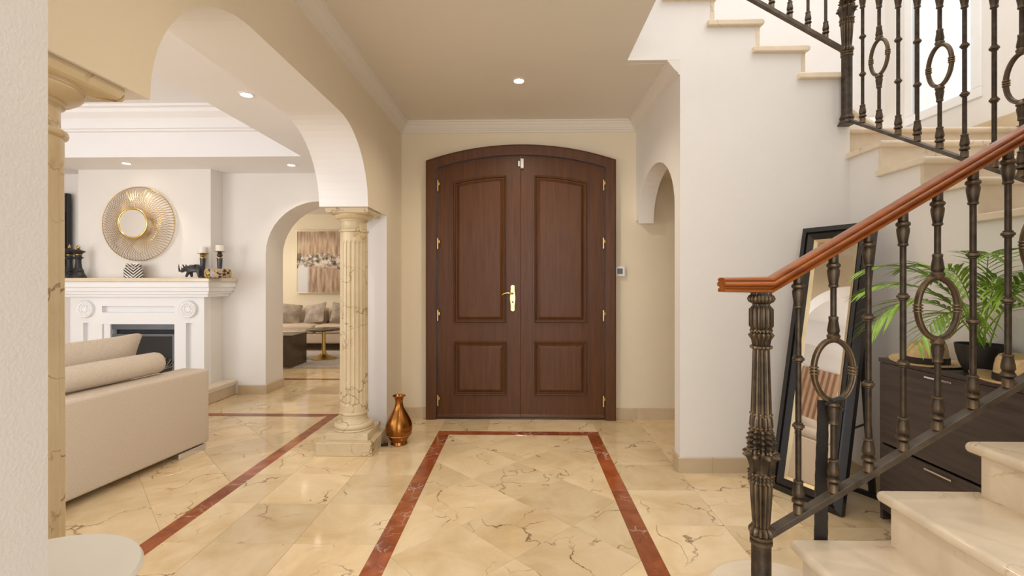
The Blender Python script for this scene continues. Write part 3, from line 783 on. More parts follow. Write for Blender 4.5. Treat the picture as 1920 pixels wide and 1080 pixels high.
def baluster(parent, loc, h, ring, rot=0.0):
    zr = h * 0.51
    if not ring:
        prof = vase_foot() + knob(h * 0.365) + knob(h * 0.645) + vase_head(h)
        b_ = MB().lathe(prof, 14).build('baluster', 'iron_bronze', parent, smooth=True, loc=loc)
    else:
        rh, rw = 0.098, 0.062
        lo_, hi_ = zr - rh, zr + rh
        w = MB(); w2 = MB()
        w.lathe(vase_foot() + [(ROD, lo_ - 0.078), (0.0138, lo_ - 0.075), (0.0140, lo_ - 0.069), (0.0128, lo_ - 0.064), (0.0175, lo_ - 0.030), (0.0150, lo_ - 0.020), (0.0195, lo_ - 0.014), (0.0185, lo_ - 0.007), (0.010, lo_ + 0.004)], 14)
        w2.lathe([(0.010, hi_ - 0.004), (0.0185, hi_ + 0.007), (0.0195, hi_ + 0.014), (0.0150, hi_ + 0.020), (0.0178, hi_ + 0.030), (0.0128, hi_ + 0.064), (0.0140, hi_ + 0.069), (0.0138, hi_ + 0.075), (ROD, hi_ + 0.078)] + vase_head(h), 14)
        b_ = w.build('baluster', 'iron_bronze', parent, smooth=True, loc=loc)
        w2.build('upper_rod', 'iron_bronze', b_, smooth=True)
        rg = MB().tube([(rw * math.cos(2 * PI * k / 40), 0, zr + rh * math.sin(2 * PI * k / 40)) for k in range(40)], 0.0088, 10, closed=True)
        for off in (-0.0065, 0.0065):
            rg.tube([((rw + 0.004) * math.cos(2 * PI * k / 40), off, zr + (rh + 0.004) * math.sin(2 * PI * k / 40)) for k in range(40)], 0.0036, 6, closed=True)
        for sgn in (-1, 1):      # bindings on both flanks
            for dz in (-0.010, 0.0, 0.010):
                rg.lathe([(0.0085, -0.004), (0.0135, -0.002), (0.0135, 0.002), (0.0085, 0.004)], 10, (sgn * rw, 0, zr + dz))
        rg.build('ring', 'iron_bronze', b_, smooth=True, rot=(0, 0, rot))
    return b_
def newel(parent, loc, foot):
    """cast newel; foot = length of the plain cylinder at the bottom"""
    f0 = foot
    K = lambda pr: [(r * 1.16, z_) for r, z_ in pr]
    nw = MB().lathe(K([(0.036, 0), (0.036, 0.010), (0.030, 0.020), (0.034, 0.030), (0.030, 0.045), (0.0255, 0.055), (0.0255, f0 - 0.02), (0.029, f0 - 0.018), (0.029, f0 - 0.010), (0.026, f0 - 0.006), (0.029, f0), (0.0285, f0 + 0.006), (0.024, f0 + 0.010)]), 24).build('newel_post', 'iron_bronze', parent, smooth=True, loc=loc)
    def part(name, prof, lobes=0, amp=0.0, seg=36):
        w_ = MB(); R_ = []
        n_ = len(prof)
        for k, (r, z_) in enumerate(K(prof)):
            am = amp[k] if isinstance(amp, list) else amp
            ph = PI / max(lobes, 1) if (name.startswith('acanthus') and k % 2) else 0
            R_.append([(r * (1 + am * math.cos(lobes * (2 * PI * i / seg) + ph)) * math.cos(2 * PI * i / seg), r * (1 + am * math.cos(lobes * (2 * PI * i / seg) + ph)) * math.sin(2 * PI * i / seg), z_) for i in range(seg)])
        w_.rings(R_).build(name, 'iron_bronze', nw, smooth=True)
    def beads(rad, z_, nb, rb):
        w_ = MB()
        for k in range(nb):
            a = 2 * PI * k / nb
            w_.lathe([(rb * 0.3, -rb * 0.95), (rb * 0.8, -rb * 0.6), (rb, 0), (rb * 0.8, rb * 0.6), (rb * 0.3, rb * 0.95)], 7, (rad * 1.16 * math.cos(a), rad * 1.16 * math.sin(a), z_))
        o_ = w_.build('bead_string', 'iron_bronze', nw, smooth=True); o_['kind'] = 'stuff'
    z = f0
    part('leaf_collar', [(0.022, z + 0.008), (0.029, z + 0.014), (0.030, z + 0.024), (0.027, z + 0.034), (0.021, z + 0.038)], 12, 0.10, 72)
    part('fluted_shank', [(0.0195, z + 0.036), (0.0215, z + 0.060), (0.0245, z + 0.120), (0.0265, z + 0.178)], 12, 0.10, 96)
    part('bead_ring', [(0.027, z + 0.176), (0.033, z + 0.182), (0.030, z + 0.190), (0.0325, z + 0.196), (0.028, z + 0.202)], 18, 0.06, 108)
    part('acanthus_capital', [(0.027, z + 0.200), (0.0335, z + 0.210), (0.0285, z + 0.218), (0.031, z + 0.240), (0.036, z + 0.258), (0.043, z + 0.268), (0.040, z + 0.276), (0.034, z + 0.280)], 8, [0.02, 0.14, 0.06, 0.10, 0.12, 0.20, 0.16, 0.0], 96)
    part('acanthus_bud', [(0.034, z + 0.278), (0.030, z + 0.290), (0.034, z + 0.296), (0.028, z + 0.304), (0.036, z + 0.314), (0.027, z + 0.322), (0.033, z + 0.330), (0.025, z + 0.338), (0.030, z + 0.345), (0.0245, z + 0.352)], 10, 0.14, 100)
    part('bead_collar', [(0.0245, z + 0.350), (0.028, z + 0.362), (0.0265, z + 0.385), (0.024, z + 0.396)], 12, 0.09, 96)
    part('fluted_shaft', [(0.0245, z + 0.394), (0.0235, z + 0.440), (0.0205, z + 0.560), (0.0195, z + 0.610)], 10, 0.11, 80)
    part('shaft_ring', [(0.020, z + 0.608), (0.0265, z + 0.613), (0.0265, z + 0.620), (0.021, z + 0.624), (0.0235, z + 0.640), (0.031, z + 0.655), (0.026, z + 0.662), (0.018, z + 0.664)], 14, 0.08, 84)
    beads(0.0305, z + 0.207, 18, 0.0045); beads(0.0345, z + 0.283, 20, 0.0045); beads(0.0265, z + 0.358, 16, 0.0042); beads(0.0262, z + 0.400, 12, 0.0048); beads(0.0255, z + 0.616, 18, 0.0038); beads(0.0255, z + 0.666, 18, 0.0036)
    part('fluted_drum', [(0.0185, z + 0.662), (0.027, z + 0.668), (0.027, z + 0.672), (0.0245, z + 0.676), (0.0290, z + 0.684), (0.0290, z + 0.738), (0.0245, z + 0.745), (0.0215, z + 0.750)], 14, 0.07, 98)
    part('gadroon_cap', [(0.0215, z + 0.748), (0.021, z + 0.756), (0.030, z + 0.762), (0.0345, z + 0.772), (0.031, z + 0.782), (0.0255, z + 0.786), (0.0255, z + 0.793)], 20, 0.05, 100)
    return nw
HRH = [(0.022, -0.023), (0.026, -0.021), (0.027, -0.015), (0.024, -0.012), (0.016, -0.0105), (0.016, -0.006), (0.027, -0.0045), (0.032, -0.001), (0.033, 0.004), (0.029, 0.0085), (0.022, 0.0095), (0.022, 0.0125), (0.028, 0.0145), (0.026, 0.0195), (0.015, 0.0228)]
HR = [(a, b_) for a, b_ in HRH] + [(0, 0.0238)] + [(-a, b_) for a, b_ in HRH[::-1]]
def handrail(parent, pts, side):
    """moulded rail: profile kept upright, mitred at the bends; side = horizontal normal"""
    s_ = Vector(side)
    R = [[tuple(Vector(p) + s_ * a + Vector((0, 0, b_ * (1.0 if i == 0 else 1.12)))) for a, b_ in HR] for i, p in enumerate(pts)]
    return MB().rings(R).build('handrail', 'mahogany', parent, smooth=True)
YR = 1.53
SL = 0.600
r1 = thing('stair_railing', 'lower stair railing with mahogany handrail and ringed iron balusters', 'railing', (0.776, YR, RISE))
def loc1(x, z): return (x - 0.776, 0, z - RISE)
newel(r1, (0, 0, 0), 0.206)
rail_z = lambda x: 1.190 + max(0, x - 0.800) * SL
bar_z = lambda x: 0.385 + (x - 0.800) * 0.618
handrail(r1, [loc1(0.648, 1.190), loc1(0.802, 1.190), loc1(2.02, rail_z(2.02))], (0, 1, 0))
MB().beam(loc1(0.800, bar_z(0.800)), loc1(2.02, bar_z(2.02)), 0.034, 0.020).build('bottom_bar', 'bar_steel', r1, bevel=0.002)
for i, (x, rg) in enumerate(((0.895, 0), (1.007, 1), (1.118, 0), (1.228, 0), (1.337, 1), (1.449, 0), (1.559, 0), (1.670, 1), (1.780, 0), (1.89, 0))):
    z0 = bar_z(x) + 0.008
    baluster(r1, loc1(x, z0), rail_z(x) - 0.022 - z0, rg)
# middle flight railing
XM = 2.028
r2 = thing('stair_railing', 'middle flight iron railing in front of the stair window', 'railing', (2.010, 2.93, 2.17))
def loc2(x, y, z): return (x - 2.010, y - 2.93, z - 2.17)
newel(r2, (0, 0, 0.01), 0.432)
bz2 = lambda y: 2.205 + (y - 2.93) * 0.588
hr2 = lambda y: bz2(y) + 0.82
MB().beam(loc2(2.010, 2.945, bz2(2.945)), loc2(XM, 1.5, bz2(1.5)), 0.030, 0.016).build('bottom_bar', 'bar_steel', r2)
MB().box(-0.035, 0.035, -0.035, 0.035, 0.0, 0.012).build('foot_plate', 'bar_steel', r2)
handrail(r2, [loc2(2.010, 2.95, hr2(2.95)), loc2(XM, 1.5, hr2(1.5))], (1, 0, 0))
for y, rg in ((2.813, 0), (2.685, 1), (2.551, 0), (2.430, 0), (2.302, 1), (2.175, 0), (2.041, 0), (1.930, 1), (1.81, 0), (1.69, 0)):
    z0 = bz2(y) + 0.006
    baluster(r2, loc2(XM - 0.006, y, z0), hr2(y) - 0.022 - z0, rg, rot=PI / 2)
# upper flight railing
r3 = thing('stair_railing', 'upper flight iron railing rising left above the stair wall', 'railing', (1.985, 2.93, 2.629))
bz3 = lambda x: 2.634 + (1.985 - x) * 0.575
def loc3(x, z): return (x - 1.985, 0, z - 2.629)
MB().beam(loc3(1.990, bz3(1.990)), loc3(0.75, bz3(0.75)), 0.030, 0.020).build('bottom_bar', 'bar_steel', r3)
handrail(r3, [loc3(1.985, bz3(1.985) + 0.82), loc3(0.75, bz3(0.75) + 0.82)], (0, 1, 0))
for x, rg in ((1.881, 0), (1.773, 0), (1.662, 0), (1.551, 0), (1.44, 1), (1.33, 0), (1.22, 0)):
    z0 = bz3(x) + 0.008
    baluster(r3, loc3(x, z0), 0.79, rg)

# black leash tied round the second baluster's ring
t = thing('leather_strap', 'black leather strap knotted to a baluster ring and hanging down', 'strap', (1.007, YR + 0.024, 0.30))
zr = bar_z(1.007) + 0.008 + (rail_z(1.007) - 0.022 - bar_z(1.007) - 0.008) * 0.51 - 0.098
w = MB()
R = []
for k in range(22):
    f_ = k / 21; z = zr - 0.005 - f_ * 0.50 - 0.30; yo = 0.05 * f_
    x = -0.018 + 0.024 * f_ + 0.001 * math.sin(f_ * 9)
    hw = 0.0150 + 0.006 * f_ + (0.0012 if k % 2 else 0)
    R.append([(x - hw, yo, z), (x + hw, yo - 0.003, z), (x + hw, yo + 0.004, z), (x - hw, yo + 0.005, z)])
w.rings(R).build('strap', 'black_leather', t)
kn = MB()
for k in range(3):
    kn.tube([(-0.022 + 0.01 * k, -0.020, zr - 0.30 - 0.012), (-0.012 + 0.008 * k, -0.042, zr - 0.30 + 0.004), (0.006 + 0.006 * k, -0.040, zr - 0.30 + 0.010), (0.018 + 0.004 * k, -0.02, zr - 0.30 - 0.006 - 0.01 * k), (0.026 + 0.002 * k, -0.032, zr - 0.30 - 0.03)], [0.005, 0.007, 0.008, 0.007, 0.004], 8)
kn.build('knot', 'black_leather', t, smooth=True)

# ------------------------------------------------------------------ window of the stairwell
wn = tag(thing('window_1', 'tall white framed stairwell window behind the railing', 'window', (3.12, 3.525, 2.45)), kind='structure')
fw = MB()
for (y0, y1, z0, z1) in ((-0.315, 0.315, 0, 0.07), (-0.315, 0.315, 1.68, 1.75), (-0.315, -0.243, 0.07, 1.68), (0.243, 0.315, 0.07, 1.68)):
    fw.box(-0.03, 0.05, y0, y1, z0, z1)
fw.build('window_frame', 'window_frame_white', wn, bevel=0.004)
MB().box(0.012, 0.018, -0.245, 0.245, 0.068, 1.682).build('pane', 'pane_glass', wn)
MB().box(-0.006, 0.0, 0.225, 0.243, 0.07, 1.68).build('gasket', 'black_matt', wn)
o = MB().box(4.0, 4.2, 4.45, 7.5, -1.0, 7.0).build('neighbour_wall', 'stucco_white')
tag(o, 'white rendered house wall seen through the stairwell window', 'building')
def bush(loc, r, n_, label):
    t = thing('shrub', label, 'shrub', loc)
    w = MB(); rnd = random.Random(3)
    for k in range(n_):
        a = rnd.uniform(0, 2 * PI); e = rnd.uniform(-1, 1); q = r * rnd.uniform(0.3, 1)
        c = Vector((q * math.cos(a) * math.sqrt(1 - e * e), q * math.sin(a) * math.sqrt(1 - e * e), q * e + r))
        u = Vector((rnd.uniform(-1, 1), rnd.uniform(-1, 1), rnd.uniform(-1, 1))).normalized(); v = u.orthogonal().normalized()
        s_ = 0.035
        w.add([c - u * s_, c + v * s_ * 0.4, c + u * s_, c - v * s_ * 0.4], [(0, 1, 2, 3)])
    w.build('foliage', 'leaf_green', t)
    MB().tube([(0, 0, -3.5), (0.03, 0, -1), (0, 0, r)], [0.05, 0.04, 0.02], 8).build('stem', 'soil', t)
bush((5.2, 5.0, 3.05), 0.34, 260, 'green tree crown visible through the stairwell window')

# ------------------------------------------------------------------ floor mirror
BLp = Vector((1.467, 2.771, 0)); BRp = Vector((1.642, 2.418, 0))
u = (BRp - BLp); wid = u.length; u.normalize()
back = Vector((-u.y, u.x, 0)) if (-u.y) > 0 else Vector((u.y, -u.x, 0))
H = 1.552; lean = 0.305 / 1.52
vup = (Vector((0, 0, 1)) + back * lean).normalized()
nf = u.cross(vup).normalized()
if nf.dot(back) > 0: nf = -nf
t = thing('floor_mirror', 'tall leaning floor mirror with black frame and gold inner edge', 'mirror', tuple(BLp))
def mpt(a, b_, c): return tuple(u * a + vup * b_ + nf * c)
def mframe(w0, w1, c0, c1, name, mat):
    """mitred frame between inset w0 and w1; c = front heights at both insets"""
    m_ = MB()
    O = [(w0, w0), (wid - w0, w0), (wid - w0, H - w0), (w0, H - w0)]
    I = [(w1, w1), (wid - w1, w1), (wid - w1, H - w1), (w1, H - w1)]
    R = [[mpt(a, b_, -0.012) for a, b_ in O], [mpt(a, b_, c0) for a, b_ in O], [mpt(a, b_, c1) for a, b_ in I], [mpt(a, b_, -0.012) for a, b_ in I]]
    m_.rings(R, True, False, False)
    k = len(R[0])
    m_.f += [(i, (i + 1) % 4, 12 + (i + 1) % 4, 12 + i) for i in range(4)]
    return m_.build(name, mat, t)
mframe(0.0, 0.030, 0.020, 0.030, 'frame', 'black_lacquer')
mframe(0.030, 0.044, 0.018, 0.022, 'frame_step', 'black_lacquer')
mframe(0.044, 0.076, 0.030, 0.014, 'frame_slope', 'black_lacquer')
mframe(0.076, 0.092, 0.017, 0.008, 'gold_slip', 'champagne')
GI = 0.088
gc = [(GI, GI), (wid - GI, GI), (wid - GI, H - GI), (GI, H - GI)]
MB().rings([[mpt(a_, b_, -0.010) for a_, b_ in gc], [mpt(a_, b_, 0.006) for a_, b_ in gc]]).build('mirror_glass', 'mirror_glass', t)
# hinged rear support
for sx in (0.10, wid - 0.06):
    top = Vector(mpt(sx, 1.15, -0.02)); foot = u * sx + back * 0.375 + Vector((0, 0, 0.012))
    MB().beam(tuple(top), tuple(foot), 0.030, 0.018).build('rear_leg', 'black_matt', t)
MB().beam(tuple(u * 0.06 + back * 0.375 + Vector((0, 0, 0.012))), tuple(u * (wid - 0.03) + back * 0.375 + Vector((0, 0, 0.012))), 0.024, 0.024).build('foot_bar', 'black_matt', t)
MB().beam(mpt(wid - 0.05, 0.42, -0.015), tuple(u * (wid - 0.06) + back * 0.33 + Vector((0, 0, 0.42))), 0.006, 0.010).build('stay_strap', 'black_matt', t)

# ------------------------------------------------------------------ shoe cabinet
CX0, CX1, CY0, CY1, CZ = 1.822, 2.040, 1.712, 2.418, 0.815
t = thing('shoe_cabinet', 'dark wenge shoe cabinet with two tilting flaps under the stairs', 'cabinet', (CX0, (CY0 + CY1) / 2, 0))
hw = (CY1 - CY0) / 2
b_ = MB().box(0.016, 0.218, -hw + 0.001, -hw + 0.019, 0.0, CZ - 0.02).box(0.016, 0.218, hw - 0.019, hw - 0.001, 0, CZ - 0.02).box(0.19, 0.216, -hw + 0.019, hw - 0.019, 0.05, CZ - 0.02).box(0.03, 0.216, -hw + 0.019, hw - 0.019, 0.05, 0.068)
b_.build('carcass', 'wenge', t)
MB().box(-0.004, 0.218, -hw, hw, CZ - 0.02, CZ).build('cabinet_top', 'wenge', t, bevel=0.001)
for z0, z1 in ((0.052, 0.381), (0.393, 0.792)):
    fl_ = MB().box(0.0, 0.016, -hw + 0.016, hw - 0.003, z0, z1).build('flap', 'wenge', t, bevel=0.001)
    yc = 2.066 - (CY0 + CY1) / 2
    h_ = MB().box(-0.020, -0.012, yc - 0.066, yc + 0.066, z1 - 0.022, z1 - 0.014).box(-0.014, 0.001, yc - 0.060, yc - 0.052, z1 - 0.021, z1 - 0.015).box(-0.014, 0.001, yc + 0.052, yc + 0.060, z1 - 0.021, z1 - 0.015)
    h_.build('handle', 'chrome', fl_, bevel=0.001)
for sy in (-hw + 0.01, hw - 0.01):
    MB().box(0.004, 0.016, sy - 0.009, sy + 0.009, 0, 0.79).build('side_edge', 'wenge', t)

# hats
def hat(label, loc, rz, badge, s=1.0):
    t = thing('straw_hat', label, 'hat', loc, rz)
    prof = [(0.146, 0.012), (0.150, 0.012), (0.150, 0.0145), (0.130, 0.009), (0.100, 0.006), (0.078, 0.008), (0.078, 0.004), (0.100, 0.001), (0.130, 0.004), (0.146, 0.010)]
    R = []
    for r, z in prof:
        ring = []
        for i in range(40):
            a = 2 * PI * i / 40
            lift = 0.016 * max(0, math.sin(a)) ** 2 * max(0, (r - 0.08) / 0.07) - 0.003 * max(0, -math.sin(a)) * max(0, (r - 0.08) / 0.07)
            ring.append((r * math.cos(a) * 1.0 * s, r * math.sin(a) * 0.92 * s, z + max(lift, -0.003)))
        R.append(ring)
    R.append(R[0])
    MB().rings(R, True, False, False).build('brim', 'straw', t, smooth=True)
    R = []
    for r, z, dent in ((0.080, 0.005, 0), (0.079, 0.03, 0), (0.075, 0.065, 0), (0.070, 0.090, 0.1), (0.062, 0.104, 0.3), (0.048, 0.109, 0.7), (0.030, 0.107, 1.0), (0.012, 0.103, 1.0), (0.002, 0.102, 1.0)):
        ring = []
        for i in range(40):
            a = 2 * PI * i / 40
            pinch = 1 - 0.12 * max(0, math.cos(a)) ** 4 * (z / 0.105)
            ring.append((r * math.cos(a) * 1.08 * s, r * math.sin(a) * 0.9 * pinch * s, z - dent * 0.020 * (1 - min(1, abs(math.sin(a)) * r / 0.05)) + 0.006 * math.cos(a) * z / 0.1))
        R.append(ring)
    MB().rings(R).build('crown', 'straw', t, smooth=True)
    R = []
    for r, z in ((0.0795, 0.008), (0.0820, 0.008), (0.0805, 0.036), (0.0785, 0.036)):
        R.append([(r * math.cos(2 * PI * i / 40) * 1.08 * s, r * math.sin(2 * PI * i / 40) * 0.9 * s, z) for i in range(40)])
    R.append(R[0])
    bd = MB().rings(R, True, False, False).build('band', 'hat_band', t, smooth=True)
    a = badge
    c = Vector((0.083 * 1.08 * math.cos(a) * s, 0.083 * 0.9 * math.sin(a) * s, 0.022))
    tn = Vector((-math.sin(a), math.cos(a), 0)); on = Vector((math.cos(a), math.sin(a), 0))
    q = MB()
    R = [[tuple(c + on * o_ + tn * x + Vector((0, 0, z))) for x, z in ((-0.012, -0.013), (0.012, -0.013), (0.012, 0.013), (-0.012, 0.013))] for o_ in (-0.004, 0.003)]
    q.rings(R).build('bow', 'hat_band', bd)
    R = [[tuple(c + on * o_ + tn * 0.007 * math.cos(k * PI / 6) + Vector((0, 0, 0.008 * math.sin(k * PI / 6)))) for k in range(12)] for o_ in (0.002, 0.0045)]
    MB().rings(R).build('pin_badge', 'pewter_black', bd)
    return t
hat('straw fedora with dark band left of the black plant pot', (1.897, 2.222, CZ), 0.2, math.radians(-75))
hat('straw fedora with dark band right of the black plant pot', (1.895, 1.818, CZ), 0.5, math.radians(-150))

# potted palm
t = thing('potted_palm', 'small green palm in black tapered pot on the shoe cabinet', 'plant', (1.945, 2.015, CZ))
MB().lathe([(0.050, 0.0), (0.056, 0.002), (0.072, 0.040), (0.083, 0.085), (0.0875, 0.122), (0.0845, 0.122), (0.080, 0.085), (0.076, 0.072)], 36, cap=True).build('pot', 'black_matt', t, smooth=True)
MB().lathe([(0.079, 0.094), (0.080, 0.100), (0.04, 0.103), (0.005, 0.104)], 24).build('soil', 'soil', t, smooth=True)
rnd = random.Random(11)
def frond(az, reach, peak, droop, nl, ll):
    """arching leaf stalk with paired leaflets"""
    dirv = Vector((math.cos(az), math.sin(az), 0)); sidev = Vector((-math.sin(az), math.cos(az), 0))
    b0 = Vector((rnd.uniform(-0.018, 0.018), rnd.uniform(-0.018, 0.018), 0.098))
    pts = []
    for k in range(17):
        f_ = k / 16
        pts.append(b0 + dirv * reach * (f_ ** 1.25) + Vector((0, 0, peak * (1 - (1 - f_) ** 1.9) - droop * f_ ** 3.2)))
    w = MB().tube([tuple(p) for p in pts], [0.0032 - 0.0022 * k / 16 for k in range(17)], 6)
    for i in range(nl):
        f_ = 0.36 + 0.64 * i / (nl - 1)
        k = min(15, int(f_ * 16)); p = pts[k].lerp(pts[k + 1], f_ * 16 - k); tg = (pts[k + 1] - pts[k]).normalized()
        for sg in (-1, 1):
            L_ = ll * (0.55 + 0.75 * math.sin(PI * min(1, 0.15 + 0.8 * (f_ - 0.36) / 0.64))) * rnd.uniform(0.85, 1.15)
            od = (tg * 0.75 + sidev * sg * (0.75 - 0.35 * (f_ - 0.36)) + Vector((0, 0, rnd.uniform(-0.05, 0.15)))).normalized()
            nrm_ = od.cross(Vector((0, 0, 1))).normalized()
            wd = 0.0066 * rnd.uniform(0.85, 1.2)
            q = []
            for j in range(5):
                g_ = j / 4; c = p + od * L_ * g_ + Vector((0, 0, -0.30 * L_ * g_ * g_))
                ww = wd * (0.35, 1.0, 0.95, 0.6, 0.03)[j]
                q.append((c + nrm_ * ww + Vector((0, 0, 0.25 * ww)), c + Vector((0, 0, -0.12 * ww)), c - nrm_ * ww + Vector((0, 0, 0.25 * ww))))
            vs = [tuple(x) for r_ in q for x in r_]
            fs = []
            for j in range(4):
                fs += [(3 * j, 3 * j + 1, 3 * j + 4, 3 * j + 3), (3 * j + 1, 3 * j + 2, 3 * j + 5, 3 * j + 4)]
            w.add(vs, fs)
    w.v = [(x if x < 0.05 else 0.05 + (x - 0.05) * 0.2, y, z) for x, y, z in w.v]
    w.build('frond', 'leaf_green', t, smooth=True)
# azimuth: pi = towards the hall, pi/2 = towards the stair wall
for a in ((2.95, 0.40, 0.30, 0.20, 15, 0.15), (2.5, 0.40, 0.42, 0.08, 15, 0.14), (3.4, 0.32, 0.24, 0.20, 14, 0.11), (2.75, 0.42, 0.34, 0.10, 15, 0.14), (4.2, 0.24, 0.34, 0.10, 14, 0.14), (4.75, 0.30, 0.40, 0.06, 14, 0.14), (5.0, 0.24, 0.32, 0.12, 13, 0.13), (3.3, 0.20, 0.38, 0.05, 14, 0.13), (2.2, 0.26, 0.40, 0.05, 13, 0.13), (4.5, 0.16, 0.36, 0.08, 13, 0.13), (1.7, 0.18, 0.36, 0.05, 12, 0.12), (3.8, 0.16, 0.26, 0.14, 12, 0.13), (4.62, 0.34, 0.28, 0.16, 14, 0.13), (4.0, 0.22, 0.44, 0.05, 14, 0.13)):
    frond(*a)

# ------------------------------------------------------------------ copper vase, door stop
t = thing('copper_vase', 'bulbous copper vase with flared neck beside the marble column', 'vase', (-0.910, 3.45, 0))
vp = [(0.060, 0), (0.062, 0.004), (0.060, 0.012), (0.058, 0.022), (0.075, 0.050), (0.092, 0.080), (0.0975, 0.108), (0.0965, 0.135), (0.088, 0.168), (0.070, 0.205), (0.050, 0.240), (0.035, 0.268), (0.0285, 0.292), (0.0275, 0.318), (0.033, 0.338), (0.043, 0.350), (0.0485, 0.354), (0.047, 0.357), (0.042, 0.354), (0.030, 0.340), (0.024, 0.315), (0.024, 0.29)]
MB().lathe(vp, 40).build('vase_body', 'copper', t, smooth=True)
MB().lathe([(0.0935, 0.072), (0.0950, 0.0735), (0.0940, 0.0765)], 40, cap=False).build('seam_band', 'gold', t, smooth=True)
t = thing('door_stop', 'small black wedge door stop on floor by column plinth', 'door stop', (-1.006, 3.40, 0))
MB().prism([(-0.022, 0), (0.024, 0), (0.024, 0.022), (-0.022, 0.008)], -0.012, 0.012, 'y').build('wedge', 'black_matt', t)
MB().box(-0.026, -0.020, -0.012, 0.012, 0.001, 0.016).build('end_plate', 'chrome', t)

# ------------------------------------------------------------------ downlights
def downlight(label, loc, power, size, tilt=None):
    t = thing('downlight', label, 'ceiling light', loc, group='recessed ceiling downlights')
    R = [[(r * math.cos(2 * PI * i / 28), r * math.sin(2 * PI * i / 28), z) for i in range(28)] for r, z in ((0.046, 0.0), (0.046, -0.004), (0.036, -0.006), (0.031, 0.0))]
    MB().rings(R, True, False, False).build('trim_ring', 'white_plastic', t, smooth=True)
    MB().lathe([(0.030, -0.0015), (0.020, -0.003), (0.002, -0.0035)], 24).build('lens', 'lamp_lens', t, smooth=True)
    l = bpy.data.lights.new('downlight_beam', 'SPOT'); l.energy = power; l.color = (1.0, 0.87, 0.70); l.spot_size = math.radians(size); l.spot_blend = 0.7; l.shadow_soft_size = 0.03
    o = bpy.data.objects.new('downlight_beam', l); o.location = (0, 0, -0.012); o.parent = t; C.objects.link(o)
    return t
downlight('glowing downlight in the hall ceiling in front of the door', (-0.019, 3.25, ZC), 44, 150)
downlight('unseen hall downlight added above the frame, closest to the viewer', (-0.02, 1.3, ZC), 26, 150)  # extra lamp added out of view for the near hall
downlight('glowing downlight above the sunburst mirror', (-3.864, 4.49, ZL), 16, 105)
downlight('glowing downlight above the arch to the lounge', (-2.284, 4.59, ZL), 16, 110)
downlight('glowing downlight beside the tray ceiling next to the arcade', (-1.703, 2.857, ZL), 14, 120)
downlight('lounge downlight hidden above the painting', (-3.9, 8.3, 2.5), 26, 120)
downlight('lounge downlight hidden above the bronze table', (-2.9, 6.6, 2.5), 26, 120)

# ------------------------------------------------------------------ fireplace
t = thing('fireplace', 'white carved fireplace surround with marble mantel shelf', 'fireplace', (-3.885, 4.745, 0))
FX, FY = -3.885, 4.745
f0 = 4.643 - FY
X0, X1 = -4.573 - FX, -3.197 - FX
zt = 1.06
oL, oR, oT = -4.248 - FX, -3.502 - FX, 0.772
s = MB()
def slab(x0, x1, z0, z1): s.box(x0, x1, f0, 0.0, z0, z1)
hp0, hp1 = 0.890, 0.954
vw = [(-4.441 - FX, -4.369 - FX), (-3.385 - FX, -3.313 - FX)]
slab(X0, vw[0][0], 0.155, zt); slab(vw[0][1], oL, 0.155, zt); slab(vw[0][0], vw[0][1], 0.785, zt); slab(vw[0][0], vw[0][1], 0.155, 0.30)
slab(oR, vw[1][0], 0.155, zt); slab(vw[1][1], X1, 0.155, zt); slab(vw[1][0], vw[1][1], 0.785, zt); slab(vw[1][0], vw[1][1], 0.155, 0.30)
slab(oL, oR, oT, hp0); slab(oL, oR, hp1, zt)
s.build('surround', 'stucco_white', t)
MB().box(vw[0][0], vw[0][1], f0 + 0.045, 0.0, 0.30, 0.785).build('recess_panel', 'stucco_white', t)
MB().box(vw[1][0], vw[1][1], f0 + 0.045, 0.0, 0.30, 0.785).build('recess_panel', 'stucco_white', t)
MB().box(oL, oR, f0 + 0.05, 0.0, hp0, hp1).build('recess_panel', 'stucco_white', t)
ZR = 0.925
for xr in (-4.405 - FX, -3.352 - FX):
    R = []
    for r, y in ((0.088, 0.0), (0.088, -0.030), (0.082, -0.036), (0.076, -0.030), (0.066, -0.028), (0.060, -0.034), (0.052, -0.030), (0.048, -0.026), (0.002, -0.026)):
        R.append([(xr + r * math.cos(2 * PI * i / 40), f0 + y, ZR + r * math.sin(2 * PI * i / 40)) for i in range(40)])
    rs = MB().rings(R).build('rosette', 'stucco_white', t, smooth=True)
    for ring_, rr, nn in ((0, 0.034, 8), (1, 0.058, 14)):
        w = MB()
        for k in range(nn):
            a = 2 * PI * k / nn; c = (xr + rr * math.cos(a), f0 - 0.030, ZR + rr * math.sin(a))
            R = [[(c[0] + q * 0.011 * math.cos(j * PI / 4), f0 - yy, c[2] + q * 0.011 * math.sin(j * PI / 4)) for j in range(8)] for q, yy in ((1, 0.024), (0.8, 0.036), (0.2, 0.040))]
            w.rings(R)
        w.lathe([(0.018, 0), (0.016, 0.008), (0.002, 0.012)], 12, (xr, f0 - 0.02, ZR)) if False else None
        w.build('petal_ring', 'stucco_white', rs, smooth=True)
# mantel mouldings step outward under the shelf
for z0, z1, ex, fr in ((1.048, 1.078, 0.075, 0.055), (1.078, 1.106, 0.100, 0.085), (1.106, 1.146, 0.122, 0.110), (1.146, 1.198, 0.142, 0.145)):
    MB().box(X0 - ex, X1 + ex, f0 - fr, 0.19, z0, z1).build('mantel_moulding', 'stucco_white', t, bevel=0.003)
MB().box(X0 - 0.160, X1 + 0.160, f0 - 0.165, 0.19, 1.198, 1.237).build('mantel_shelf', 'marble_step', t, bevel=0.008)
